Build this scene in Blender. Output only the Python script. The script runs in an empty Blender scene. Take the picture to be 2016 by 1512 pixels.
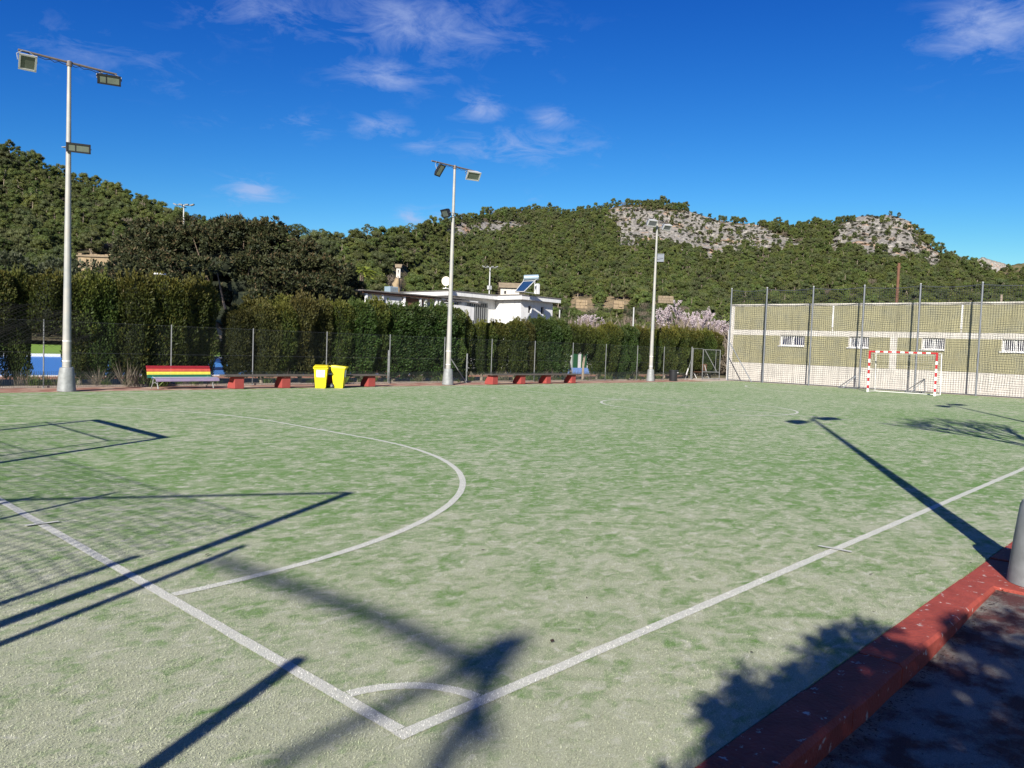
import bpy, math, random
import numpy as np
from mathutils import Vector, Matrix, noise

random.seed(7); np.random.seed(7)
RNG = np.random.default_rng(11)
S = bpy.context.scene
COL = S.collection
R = math.radians

# ------------------------------------------------------------------ camera
F, PITCH, ROLL, YAW = 1540.9, .048984, .036475, .753842      # focal length in pixels of a 2016 wide picture
CAM = np.array([-2.1045, -2.5287, 1.6731])
fw = np.array([math.cos(YAW)*math.cos(PITCH), math.sin(YAW)*math.cos(PITCH), -math.sin(PITCH)])
rt = np.array([math.sin(YAW), -math.cos(YAW), 0.0]); up = np.cross(rt, fw)
rt2 = math.cos(ROLL)*rt + math.sin(ROLL)*up
up2 = -math.sin(ROLL)*rt + math.cos(ROLL)*up
cd = bpy.data.cameras.new('camera'); cam = bpy.data.objects.new('camera', cd); COL.objects.link(cam)
m = Matrix.Identity(4)
for i in range(3):
    m[i][0] = rt2[i]; m[i][1] = up2[i]; m[i][2] = -fw[i]; m[i][3] = CAM[i]
cam.matrix_world = m
cd.sensor_fit = 'HORIZONTAL'; cd.sensor_width = 36; cd.lens = 36*F/2016
cd.clip_start = .05; cd.clip_end = 9000
S.camera = cam

def proj(P):
    d = np.asarray(P, float)-CAM
    z = d@fw
    return np.stack([1008+F*(d@rt2)/z, 756-F*(d@up2)/z], -1)
def ray(x, y):
    return fw+rt2*(x-1008)/F+up2*(756-y)/F
def on_plane(x, y, axis, v):
    d = ray(x, y); return CAM+d*(v-CAM[axis])/d[axis]
def at_depth(x, y, D):
    return CAM+ray(x, y)*D

# ------------------------------------------------------------------ light
SUN_AZ, SUN_EL = R(28.35+180), R(29.3)                         # direction towards the sun
K = np.array([math.cos(R(28.35)), math.sin(R(28.35))])/math.tan(SUN_EL)   # shadow offset on the ground per metre of height
sd = bpy.data.lights.new('sun', 'SUN'); so = bpy.data.objects.new('sun', sd); COL.objects.link(so)
sd.energy = 5.0; sd.angle = R(.53); sd.color = (1, .95, .87)
tosun = Vector((math.cos(SUN_AZ)*math.cos(SUN_EL), math.sin(SUN_AZ)*math.cos(SUN_EL), math.sin(SUN_EL)))
so.rotation_euler = tosun.to_track_quat('Z', 'Y').to_euler()

W = bpy.data.worlds.new('World'); S.world = W; W.use_nodes = True
nt = W.node_tree; nt.nodes.clear()
def N(t, kind, **kw):
    n = t.nodes.new(kind)
    for k, v in kw.items():
        if k == 'inp':
            for a, b in v.items(): n.inputs[a].default_value = b
        else: setattr(n, k, v)
    return n
def mth(t, op, a, b=None, c=None, clamp=False):
    n = t.nodes.new('ShaderNodeMath'); n.operation = op; n.use_clamp = clamp
    for i, v in enumerate((a, b, c)):
        if v is None: continue
        if isinstance(v, (int, float)): n.inputs[i].default_value = v
        else: t.links.new(v, n.inputs[i])
    return n.outputs[0]
out = N(nt, 'ShaderNodeOutputWorld'); bg = N(nt, 'ShaderNodeBackground')
sky = N(nt, 'ShaderNodeTexSky', sky_type='NISHITA', sun_disc=False)
sky.sun_elevation = SUN_EL; sky.sun_rotation = math.atan2(tosun.x, tosun.y)
sky.altitude = 60; sky.air_density = 1.0; sky.dust_density = .25; sky.ozone_density = 3.0
hsv = N(nt, 'ShaderNodeHueSaturation'); hsv.inputs['Saturation'].default_value = 1.0; hsv.inputs['Value'].default_value = 1.0
hsv.inputs['Hue'].default_value = .5
KS = .10*2**.5                                                 # the camera's deep, saturated rendering of a clear winter sky, as a curve per channel
ss = N(nt, 'ShaderNodeSeparateColor'); nt.links.new(sky.outputs[0], ss.inputs[0]); sc_ = N(nt, 'ShaderNodeCombineColor')
for i_, (a_, g_) in enumerate(((.95, 2.8), (.78, 1.85), (.86, 1.08))):
    v_ = mth(nt, 'MINIMUM', mth(nt, 'MULTIPLY', ss.outputs[i_], KS), 1.1)
    nt.links.new(mth(nt, 'MULTIPLY', mth(nt, 'POWER', v_, g_), a_/KS), sc_.inputs[i_])
nt.links.new(sc_.outputs[0], hsv.inputs['Color'])
# thin clouds: noise in the direction of view, gathered where the photograph has them
geo = N(nt, 'ShaderNodeTexCoord')
dirv = geo.outputs['Generated']
sep = N(nt, 'ShaderNodeSeparateXYZ'); nt.links.new(dirv, sep.inputs[0])
den = mth(nt, 'ADD', mth(nt, 'MAXIMUM', sep.outputs[2], 0.0), .12)
cmb = N(nt, 'ShaderNodeCombineXYZ')
nt.links.new(mth(nt, 'DIVIDE', sep.outputs[0], den), cmb.inputs[0]); nt.links.new(mth(nt, 'DIVIDE', sep.outputs[1], den), cmb.inputs[1])
nz = N(nt, 'ShaderNodeTexNoise', inp={'Scale': 6.5, 'Detail': 12, 'Roughness': .66, 'Distortion': .55}); nt.links.new(cmb.outputs[0], nz.inputs['Vector'])
nz2 = N(nt, 'ShaderNodeTexNoise', inp={'Scale': 1.1, 'Detail': 2, 'Roughness': .5}); nt.links.new(cmb.outputs[0], nz2.inputs['Vector'])
CL = [(820, 50, 260, 75, .75), (520, 15, 220, 60, .65), (150, 90, 230, 60, .45), (750, 148, 105, 45, .8), (855, 115, 70, 60, .6), (330, 160, 140, 40, .35),
      (590, 243, 70, 30, .6), (755, 252, 72, 28, .85), (945, 212, 62, 32, .85), (1088, 236, 55, 26, .75), (830, 285, 50, 25, .6),
      (1010, 288, 190, 40, .75), (500, 376, 66, 32, .95), (812, 430, 36, 24, .95), (868, 426, 40, 16, .8), (1940, 50, 130, 75, .95),
      (430, 235, 60, 30, .35), (1040, 392, 30, 12, .6), (1070, 158, 60, 16, .25), (990, 10, 80, 30, .4)]
acc = None
for (px, py, rx, ry, w) in CL:
    d0 = ray(px, py); L0 = np.linalg.norm(d0); d0 = d0/L0
    h = np.cross(d0, [0, 0, 1.]); h /= np.linalg.norm(h); v = np.cross(h, d0)
    sub = N(nt, 'ShaderNodeVectorMath', operation='SUBTRACT'); nt.links.new(dirv, sub.inputs[0]); sub.inputs[1].default_value = d0
    a = N(nt, 'ShaderNodeVectorMath', operation='DOT_PRODUCT'); nt.links.new(sub.outputs[0], a.inputs[0]); a.inputs[1].default_value = h*F*L0/rx
    b = N(nt, 'ShaderNodeVectorMath', operation='DOT_PRODUCT'); nt.links.new(sub.outputs[0], b.inputs[0]); b.inputs[1].default_value = v*F*L0/ry
    q = mth(nt, 'ADD', mth(nt, 'MULTIPLY', a.outputs['Value'], a.outputs['Value']), mth(nt, 'MULTIPLY', b.outputs['Value'], b.outputs['Value']))
    g = mth(nt, 'MULTIPLY', mth(nt, 'EXPONENT', mth(nt, 'MULTIPLY', q, -1.0)), w)
    fr = N(nt, 'ShaderNodeVectorMath', operation='DOT_PRODUCT'); nt.links.new(dirv, fr.inputs[0]); fr.inputs[1].default_value = d0
    g = mth(nt, 'MULTIPLY', g, mth(nt, 'GREATER_THAN', fr.outputs['Value'], 0.0))
    acc = g if acc is None else mth(nt, 'MAXIMUM', acc, g)
# outside the photograph the same sort of thin cloud goes on
rest = mth(nt, 'MULTIPLY', mth(nt, 'SUBTRACT', nz2.outputs[0], .56, clamp=True), 2.2)
behind = N(nt, 'ShaderNodeVectorMath', operation='DOT_PRODUCT'); nt.links.new(dirv, behind.inputs[0]); behind.inputs[1].default_value = fw
rest = mth(nt, 'MULTIPLY', rest, mth(nt, 'LESS_THAN', behind.outputs['Value'], .65))
acc = mth(nt, 'MAXIMUM', acc, rest)
mask = mth(nt, 'MULTIPLY', mth(nt, 'SUBTRACT', mth(nt, 'ADD', acc, mth(nt, 'MULTIPLY', nz.outputs[0], 3.0)), 1.80, clamp=True), 1.15, clamp=True)
mask = mth(nt, 'MULTIPLY', mth(nt, 'MULTIPLY', mask, acc), .68, clamp=True)
mixc = N(nt, 'ShaderNodeMix', data_type='RGBA'); nt.links.new(mask, mixc.inputs[0])
nt.links.new(hsv.outputs[0], mixc.inputs[6]); mixc.inputs[7].default_value = (3.2, 3.9, 6.0, 1)
nt.links.new(mixc.outputs[2], bg.inputs['Color']); bg.inputs['Strength'].default_value = .0758
nt.links.new(bg.outputs[0], out.inputs[0])

S.view_settings.view_transform = 'Standard'; S.view_settings.look = 'None'
S.view_settings.exposure = .9; S.view_settings.gamma = 1; S.view_settings.use_curve_mapping = False
S.cycles.max_bounces = 5; S.cycles.diffuse_bounces = 3; S.cycles.glossy_bounces = 2; S.cycles.transmission_bounces = 3
S.cycles.transparent_max_bounces = 8; S.cycles.sample_clamp_indirect = 6

# ------------------------------------------------------------------ materials
def mat(name, col, rough=.85, spec=.3, metal=0, var=0.12, scale=6, bump=0, bscale=40, col2=None, mixscale=3, mixpos=.5, mixsoft=.12, obj=True, rand=0, trans=0, detail=4, streak=0):
    M = bpy.data.materials.new(name); M.use_nodes = True; t = M.node_tree; t.nodes.clear()
    o = N(t, 'ShaderNodeOutputMaterial'); p = N(t, 'ShaderNodeBsdfPrincipled'); p.inputs['Roughness'].default_value = rough
    p.inputs['Specular IOR Level'].default_value = spec; p.inputs['Metallic'].default_value = metal
    tc = N(t, 'ShaderNodeTexCoord'); vec = tc.outputs['Object']
    def noise_(sc, det=detail, rg=.55):
        n = N(t, 'ShaderNodeTexNoise', inp={'Scale': sc, 'Detail': det, 'Roughness': rg}); t.links.new(vec, n.inputs['Vector']); return n.outputs[0]
    c = N(t, 'ShaderNodeRGB'); c.outputs[0].default_value = (*col, 1); cur = c.outputs[0]
    if col2:
        mr = N(t, 'ShaderNodeMapRange', inp={'From Min': mixpos-mixsoft, 'From Max': mixpos+mixsoft}); t.links.new(noise_(mixscale, 6, .65), mr.inputs[0])
        mx = N(t, 'ShaderNodeMix', data_type='RGBA'); t.links.new(mr.outputs[0], mx.inputs[0]); t.links.new(cur, mx.inputs[6]); mx.inputs[7].default_value = (*col2, 1); cur = mx.outputs[2]
    h = N(t, 'ShaderNodeHueSaturation'); t.links.new(cur, h.inputs['Color'])
    val = mth(t, 'MULTIPLY_ADD', noise_(scale), 2*var*1.6, 1-var*1.6)
    if rand:
        oi = N(t, 'ShaderNodeObjectInfo'); val = mth(t, 'MULTIPLY', val, mth(t, 'MULTIPLY_ADD', oi.outputs['Random'], 2*rand, 1-rand))
    if streak:
        mp = N(t, 'ShaderNodeMapping'); t.links.new(vec, mp.inputs[0]); mp.inputs['Scale'].default_value = (3.5, 3.5, .22); sn = N(t, 'ShaderNodeTexNoise', inp={'Scale': 1.6, 'Detail': 6, 'Roughness': .7}); t.links.new(mp.outputs[0], sn.inputs['Vector'])
        val = mth(t, 'MULTIPLY', val, mth(t, 'MULTIPLY_ADD', mth(t, 'SUBTRACT', sn.outputs[0], .50, clamp=True), -streak*4, 1.0))
    t.links.new(val, h.inputs['Value']); t.links.new(h.outputs[0], p.inputs['Base Color'])
    if bump:
        bn = N(t, 'ShaderNodeBump', inp={'Strength': min(1, bump), 'Distance': .01*max(1, bump)}); t.links.new(noise_(bscale, 3), bn.inputs['Height']); t.links.new(bn.outputs[0], p.inputs['Normal'])
    t.links.new(p.outputs[0], o.inputs[0])
    return M

def leaf_mat(name, lo, hi, tip=None, rand=.25, trans=.25, rough=.6, spec=.25, hue_rand=.02):
    """foliage: per-leaf value 'var' mixes two greens, 'tip' (0..1) adds the colour of new growth"""
    M = bpy.data.materials.new(name); M.use_nodes = True; t = M.node_tree; t.nodes.clear()
    o = N(t, 'ShaderNodeOutputMaterial'); p = N(t, 'ShaderNodeBsdfPrincipled'); p.inputs['Roughness'].default_value = rough; p.inputs['Specular IOR Level'].default_value = spec
    at = N(t, 'ShaderNodeAttribute', attribute_name='var'); mx = N(t, 'ShaderNodeMix', data_type='RGBA')
    t.links.new(at.outputs['Fac'], mx.inputs[0]); mx.inputs[6].default_value = (*lo, 1); mx.inputs[7].default_value = (*hi, 1); cur = mx.outputs[2]
    if tip:
        a2 = N(t, 'ShaderNodeAttribute', attribute_name='tip'); m2 = N(t, 'ShaderNodeMix', data_type='RGBA')
        t.links.new(a2.outputs['Fac'], m2.inputs[0]); t.links.new(cur, m2.inputs[6]); m2.inputs[7].default_value = (*tip, 1); cur = m2.outputs[2]
    oi = N(t, 'ShaderNodeObjectInfo'); h = N(t, 'ShaderNodeHueSaturation'); t.links.new(cur, h.inputs['Color'])
    t.links.new(mth(t, 'MULTIPLY_ADD', oi.outputs['Random'], 2*rand, 1-rand), h.inputs['Value'])
    rr = mth(t, 'FRACT', mth(t, 'MULTIPLY', oi.outputs['Random'], 17.3))
    t.links.new(mth(t, 'MULTIPLY_ADD', rr, -2*hue_rand, .5+hue_rand), h.inputs['Hue'])
    t.links.new(h.outputs[0], p.inputs['Base Color'])
    if trans:
        tr = N(t, 'ShaderNodeBsdfTranslucent'); t.links.new(h.outputs[0], tr.inputs[0]); ms = N(t, 'ShaderNodeMixShader', inp={0: trans})
        t.links.new(p.outputs[0], ms.inputs[1]); t.links.new(tr.outputs[0], ms.inputs[2]); t.links.new(ms.outputs[0], o.inputs[0])
    else: t.links.new(p.outputs[0], o.inputs[0])
    return M

def turf_mat(name, line=False, pile=False):
    M = bpy.data.materials.new(name); M.use_nodes = True; t = M.node_tree; t.nodes.clear()
    o = N(t, 'ShaderNodeOutputMaterial'); p = N(t, 'ShaderNodeBsdfPrincipled', inp={'Roughness': .9, 'Specular IOR Level': .15})
    g = N(t, 'ShaderNodeNewGeometry'); pos = g.outputs['Position']
    def noi(sc, det=3, rg=.5, dist=0, vec=pos):
        n = N(t, 'ShaderNodeTexNoise', inp={'Scale': sc, 'Detail': det, 'Roughness': rg, 'Distortion': dist}); t.links.new(vec, n.inputs['Vector']); return n.outputs[0]
    def lmix(f, a, b):
        m_ = N(t, 'ShaderNodeMix', data_type='RGBA')
        for k, v in ((0, f), (6, a), (7, b)):
            if isinstance(v, (float, int)): m_.inputs[k].default_value = v
            elif isinstance(v, tuple): m_.inputs[k].default_value = (*v, 1)
            else: t.links.new(v, m_.inputs[k])
        return m_.outputs[2]
    def mr(v, a, b):
        r_ = N(t, 'ShaderNodeMapRange', inp={'From Min': a, 'From Max': b}); t.links.new(v, r_.inputs[0]); return r_.outputs[0]
    sp = N(t, 'ShaderNodeSeparateXYZ'); t.links.new(pos, sp.inputs[0])
    flat = N(t, 'ShaderNodeCombineXYZ'); t.links.new(sp.outputs[0], flat.inputs[0]); t.links.new(sp.outputs[1], flat.inputs[1])
    mp = N(t, 'ShaderNodeMapping'); t.links.new(flat.outputs[0], mp.inputs[0]); mp.inputs['Rotation'].default_value = (0, 0, R(40)); mp.inputs['Scale'].default_value = (.72, 1.0, 1)
    v0 = mp.outputs[0]
    drift = noi(3.6, 7, .70, .6, v0); drift2 = noi(10, 5, .66, .9, v0); big = noi(.25, 3, .5, 0, v0)
    worn = mth(t, 'ADD', mth(t, 'MULTIPLY', sp.outputs[0], .012), mth(t, 'MULTIPLY', sp.outputs[1], .014))   # most worn towards the corner; greener beyond also paints in the grazing view
    worn = mth(t, 'MINIMUM', worn, .105)
    s_ = mth(t, 'ADD', mth(t, 'MULTIPLY', drift, .55), mth(t, 'MULTIPLY', drift2, .45)); s_ = mth(t, 'ADD', s_, mth(t, 'MULTIPLY', mth(t, 'SUBTRACT', big, .5), .14))
    s_ = mth(t, 'ADD', mth(t, 'SUBTRACT', s_, worn), .055)
    fac = mr(s_, .375, .550)
    grain = noi(420, 2, .6); grain2 = noi(110, 3, .7)
    fac = mth(t, 'ADD', fac, mth(t, 'ADD', mth(t, 'MULTIPLY', mth(t, 'SUBTRACT', grain, .5), 1.5), mth(t, 'MULTIPLY', mth(t, 'SUBTRACT', grain2, .5), 1.0)), clamp=True)
    cur = lmix(fac, (.122, .222, .060), (.372, .380, .268))
    cur = lmix(mth(t, 'MULTIPLY', mr(drift2, .56, .68), .55), cur, (.53, .52, .43))          # pale drifts of bare sand, also painting in white glints
    if line: cur = lmix(mth(t, 'MULTIPLY', mr(grain2, .50, .62), .5), lmix(.80, cur, (.60, .59, .54)), (.33, .33, .25))
    if pile:    # the pile is white where the lines are woven in
        ax = mth(t, 'ABSOLUTE', sp.outputs[0]); ay = mth(t, 'ABSOLUTE', sp.outputs[1]); hw = .034
        inq = mth(t, 'MULTIPLY', mth(t, 'GREATER_THAN', sp.outputs[0], -.04), mth(t, 'GREATER_THAN', sp.outputs[1], -.04))
        k = mth(t, 'MAXIMUM', mth(t, 'LESS_THAN', ax, hw), mth(t, 'LESS_THAN', ay, hw))
        def ring(cx, cy, r_):
            dx = mth(t, 'SUBTRACT', sp.outputs[0], cx); dy = mth(t, 'SUBTRACT', sp.outputs[1], cy); d_ = mth(t, 'SQRT', mth(t, 'ADD', mth(t, 'MULTIPLY', dx, dx), mth(t, 'MULTIPLY', dy, dy)))
            return mth(t, 'LESS_THAN', mth(t, 'ABSOLUTE', mth(t, 'SUBTRACT', d_, r_)), hw)
        k = mth(t, 'MAXIMUM', k, ring(0, 0, .47)); k = mth(t, 'MAXIMUM', k, mth(t, 'MULTIPLY', ring(0, 8.345, 5.95), mth(t, 'LESS_THAN', sp.outputs[1], 8.3)))
        k = mth(t, 'MULTIPLY', k, inq); cur = lmix(k, cur, (.58, .57, .52))
        oi = N(t, 'ShaderNodeAttribute', attribute_name='var'); h = N(t, 'ShaderNodeHueSaturation'); t.links.new(cur, h.inputs['Color']); t.links.new(mth(t, 'MULTIPLY_ADD', oi.outputs['Fac'], 1.3, .55), h.inputs['Value']); cur = h.outputs[0]
        t.links.new(cur, p.inputs['Base Color']); tr = N(t, 'ShaderNodeBsdfTranslucent'); t.links.new(cur, tr.inputs[0]); ms = N(t, 'ShaderNodeMixShader', inp={0: .35}); t.links.new(p.outputs[0], ms.inputs[1]); t.links.new(tr.outputs[0], ms.inputs[2]); t.links.new(ms.outputs[0], o.inputs[0]); return M
    h = N(t, 'ShaderNodeHueSaturation'); t.links.new(cur, h.inputs['Color'])
    v = mth(t, 'ADD', mth(t, 'MULTIPLY', grain, 1.3), mth(t, 'MULTIPLY', grain2, .8)); v = mth(t, 'ADD', v, -.03)
    t.links.new(v, h.inputs['Value']); t.links.new(h.outputs[0], p.inputs['Base Color'])
    b = N(t, 'ShaderNodeBump', inp={'Strength': .8, 'Distance': .006}); t.links.new(mth(t, 'ADD', grain, mth(t, 'MULTIPLY', grain2, .15)), b.inputs['Height'])
    t.links.new(b.outputs[0], p.inputs['Normal']); t.links.new(p.outputs[0], o.inputs[0])
    return M

M = {}
M['turf'] = turf_mat('turf'); M['line'] = turf_mat('line_turf', True); M['pile'] = turf_mat('pile_fibre', pile=True)
M['soil'] = mat('soil', (.17, .13, .085), var=.3, scale=2, bump=1, bscale=15, col2=(.10, .11, .05), mixscale=.8)
M['redconc'] = mat('red_painted_concrete', (.265, .050, .034), rough=.75, spec=.25, var=.32, scale=6, bump=.9, bscale=45, col2=(.40, .32, .29), mixscale=13, mixpos=.635, mixsoft=.02)
M['redblock'] = mat('red_block_paint', (.27, .050, .042), rough=.75, var=.12, scale=5, bump=.3, col2=(.55, .35, .28), mixscale=7, mixpos=.68, mixsoft=.03)
M['path'] = mat('worn_red_strip', (.25, .12, .085), var=.25, scale=4, bump=1, bscale=25, col2=(.42, .34, .25), mixscale=1.6, mixpos=.56)
M['asphalt'] = mat('court_surround', (.20, .19, .165), var=.55, scale=170, bump=1, bscale=170, col2=(.085, .030, .027), mixscale=3.3, mixpos=.515, mixsoft=.07, detail=3)
M['crack'] = mat('bare_concrete', (.38, .32, .26), var=.3, scale=30, bump=.5)
M['galv'] = mat('galvanised', (.22, .23, .225), rough=.6, spec=.35, metal=.2, var=.30, scale=9)
M['pole'] = mat('pole_paint', (.37, .345, .30), rough=.55, spec=.4, metal=.1, var=.12, scale=4, col2=(.27, .28, .27), mixscale=1.2)
M['post'] = mat('fence_post', (.17, .175, .175), rough=.6, spec=.3, metal=.1, var=.25, scale=9)
M['blk'] = mat('black_housing', (.018, .019, .021), rough=.45, var=.1)
M['alu'] = mat('alu_housing', (.50, .50, .48), rough=.45, spec=.4, metal=.2, var=.06)
M['lampglass'] = mat('lamp_glass', (.11, .13, .10), rough=.3, spec=.4, var=.3, scale=5)
M['led'] = mat('led_panel', (.40, .40, .33), rough=.3, var=.1, scale=20)
M['brownarm'] = mat('arm_rust', (.15, .125, .11), rough=.6, metal=.2, var=.2, scale=10)
M['white'] = mat('white_paint', (.66, .65, .63), rough=.6, var=.05, scale=2)
M['whitewall'] = mat('white_wall', (.60, .595, .58), rough=.8, var=.06, scale=1.0, bump=.2, bscale=60, streak=.3)
M['red'] = mat('red_paint', (.36, .018, .022), rough=.4, spec=.5, var=.08)
M['cream'] = mat('cream_wall', (.50, .47, .42), rough=.85, var=.10, scale=1.2, bump=.3, bscale=50, streak=.4)
M['olive'] = mat('olive_render', (.270, .250, .148), rough=.9, var=.10, scale=.8, bump=.5, bscale=70, col2=(.235, .225, .150), mixscale=1.3, mixpos=.55, mixsoft=.1, streak=.35)
M['yellow'] = mat('yellow_plastic', (.70, .58, .015), rough=.35, spec=.5, var=.03)
M['sticker'] = mat('bin_sticker', (.78, .80, .80), rough=.5, var=.05, col2=(.80, .74, .35), mixscale=14, mixpos=.56, mixsoft=.03)
M['rubber'] = mat('rubber', (.02, .02, .02), rough=.7, var=.1)
M['net'] = mat('blue_net_cord', (.022, .027, .045), rough=.8, var=.1)
M['netw'] = mat('white_net_cord', (.55, .53, .48), rough=.8, var=.1)
M['steel'] = mat('dark_steel', (.13, .14, .155), rough=.5, spec=.5, metal=.3, var=.15, scale=3)
M['wire'] = mat('green_wire', (.05, .065, .06), rough=.6, metal=.1, var=.1)
M['plank'] = mat('grey_plank', (.085, .072, .062), rough=.8, var=.25, scale=4, bump=.4)
M['dark'] = mat('dark_opening', (.012, .013, .02), rough=.2, spec=.6, var=.1)
M['navyglass'] = mat('window_glass', (.015, .018, .055), rough=.1, spec=.8, var=.1)
M['terracotta'] = mat('terracotta', (.32, .15, .09), rough=.9, var=.2, scale=3, bump=.4)
M['pooledge'] = mat('pool_coping', (.72, .72, .70), var=.05)
M['stone'] = mat('ochre_stone', (.27, .20, .115), var=.3, scale=1.3, bump=1, bscale=3, col2=(.20, .15, .10), mixscale=.9, mixpos=.52)
M['stonew'] = mat('terrace_stone', (.19, .15, .10), var=.3, scale=2, bump=1, bscale=4)
M['bark'] = mat('bark', (.12, .09, .065), var=.3, scale=6, bump=.6, bscale=20)
M['palebark'] = mat('pale_bark', (.27, .22, .17), var=.25, scale=3, bump=.4, bscale=10)
M['greybark'] = mat('grey_bark', (.12, .10, .08), var=.3, scale=6, bump=.6, bscale=20)
M['brownwood'] = mat('brown_wood', (.13, .065, .04), var=.25, scale=5)
M['greendoor'] = mat('green_door', (.02, .09, .035), rough=.5, var=.1)
M['bluewall'] = mat('blue_wall', (.16, .27, .55), var=.1)
M['tank'] = mat('tank', (.26, .34, .39), rough=.35, spec=.5, metal=.2, var=.1)
M['greybox'] = mat('grey_lamp_back', (.12, .135, .16), rough=.6, var=.08)
M['panel'] = mat('solar_panel', (.012, .035, .09), rough=.15, spec=.7, var=.1)
M['dish'] = mat('dish', (.58, .53, .42), rough=.6, var=.05, col2=(.45, .20, .08), mixscale=2.4, mixpos=.60, mixsoft=.05)
M['roofgrey'] = mat('roof_edge', (.14, .13, .12), var=.2)
M['grass'] = mat('lawn', (.16, .26, .03), var=.25, scale=2, bump=1)
M['deadleaf'] = mat('dead_leaf', (.05, .032, .02), var=.4, scale=20)
M['drystem'] = mat('dry_stem', (.20, .16, .11), var=.3, scale=3)
M['lowmesh'] = mat('shade_mesh', (.02, .035, .045), rough=.8, var=.3, scale=3)
for nme, c in [('r1', (.28, .02, .03)), ('r2', (.30, .02, .03)), ('o1', (.60, .10, .07)), ('o2', (.58, .12, .07)), ('y1', (.75, .66, .08)), ('y2', (.75, .66, .10)),
               ('g1', (.02, .13, .07)), ('g2', (.02, .15, .11)), ('b1', (.10, .20, .38)), ('v0', (.36, .38, .42)), ('v1', (.16, .14, .21)), ('v2', (.24, .19, .28))]:
    M[nme] = mat('slat_'+nme, c, rough=.5, var=.15, scale=9)
Mhedge = leaf_mat('hedge_leaf', (.014, .026, .006), (.064, .086, .016), tip=(.135, .120, .020), rand=.25, hue_rand=.022)
Mhedge2 = leaf_mat('hedge_leaf_dull', (.018, .024, .007), (.068, .070, .018), tip=(.125, .098, .024), rand=.25, hue_rand=.02)
Mhedge3 = leaf_mat('hedge_leaf_fresh', (.012, .028, .006), (.050, .088, .015), tip=(.10, .10, .02), rand=.2, hue_rand=.015)
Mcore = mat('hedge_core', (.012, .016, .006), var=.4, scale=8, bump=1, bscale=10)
Mpine = leaf_mat('pine_needles', (.052, .070, .018), (.155, .182, .044), rand=.34, trans=.22, hue_rand=.02)
Mshrub = leaf_mat('maquis_leaf', (.028, .036, .016), (.085, .090, .050), rand=.35, trans=.2, hue_rand=.025)
Mbrush = leaf_mat('winter_twigs', (.10, .08, .06), (.19, .155, .115), rand=.25, trans=0, hue_rand=.01)
Mfig = leaf_mat('big_tree_leaf', (.012, .019, .006), (.055, .058, .020), tip=(.11, .075, .035), rand=0, trans=.12, rough=.65, spec=.25, hue_rand=0)
Mbloss = leaf_mat('almond_petals', (.44, .35, .36), (.62, .55, .56), rand=.06, trans=.3, hue_rand=0)
Mshade = leaf_mat('shade_leaf', (.03, .06, .015), (.06, .10, .025), rand=0, trans=.3, hue_rand=0)
Mtuft = leaf_mat('weed_leaf', (.05, .09, .02), (.14, .17, .04), rand=.2, trans=.2)

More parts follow.
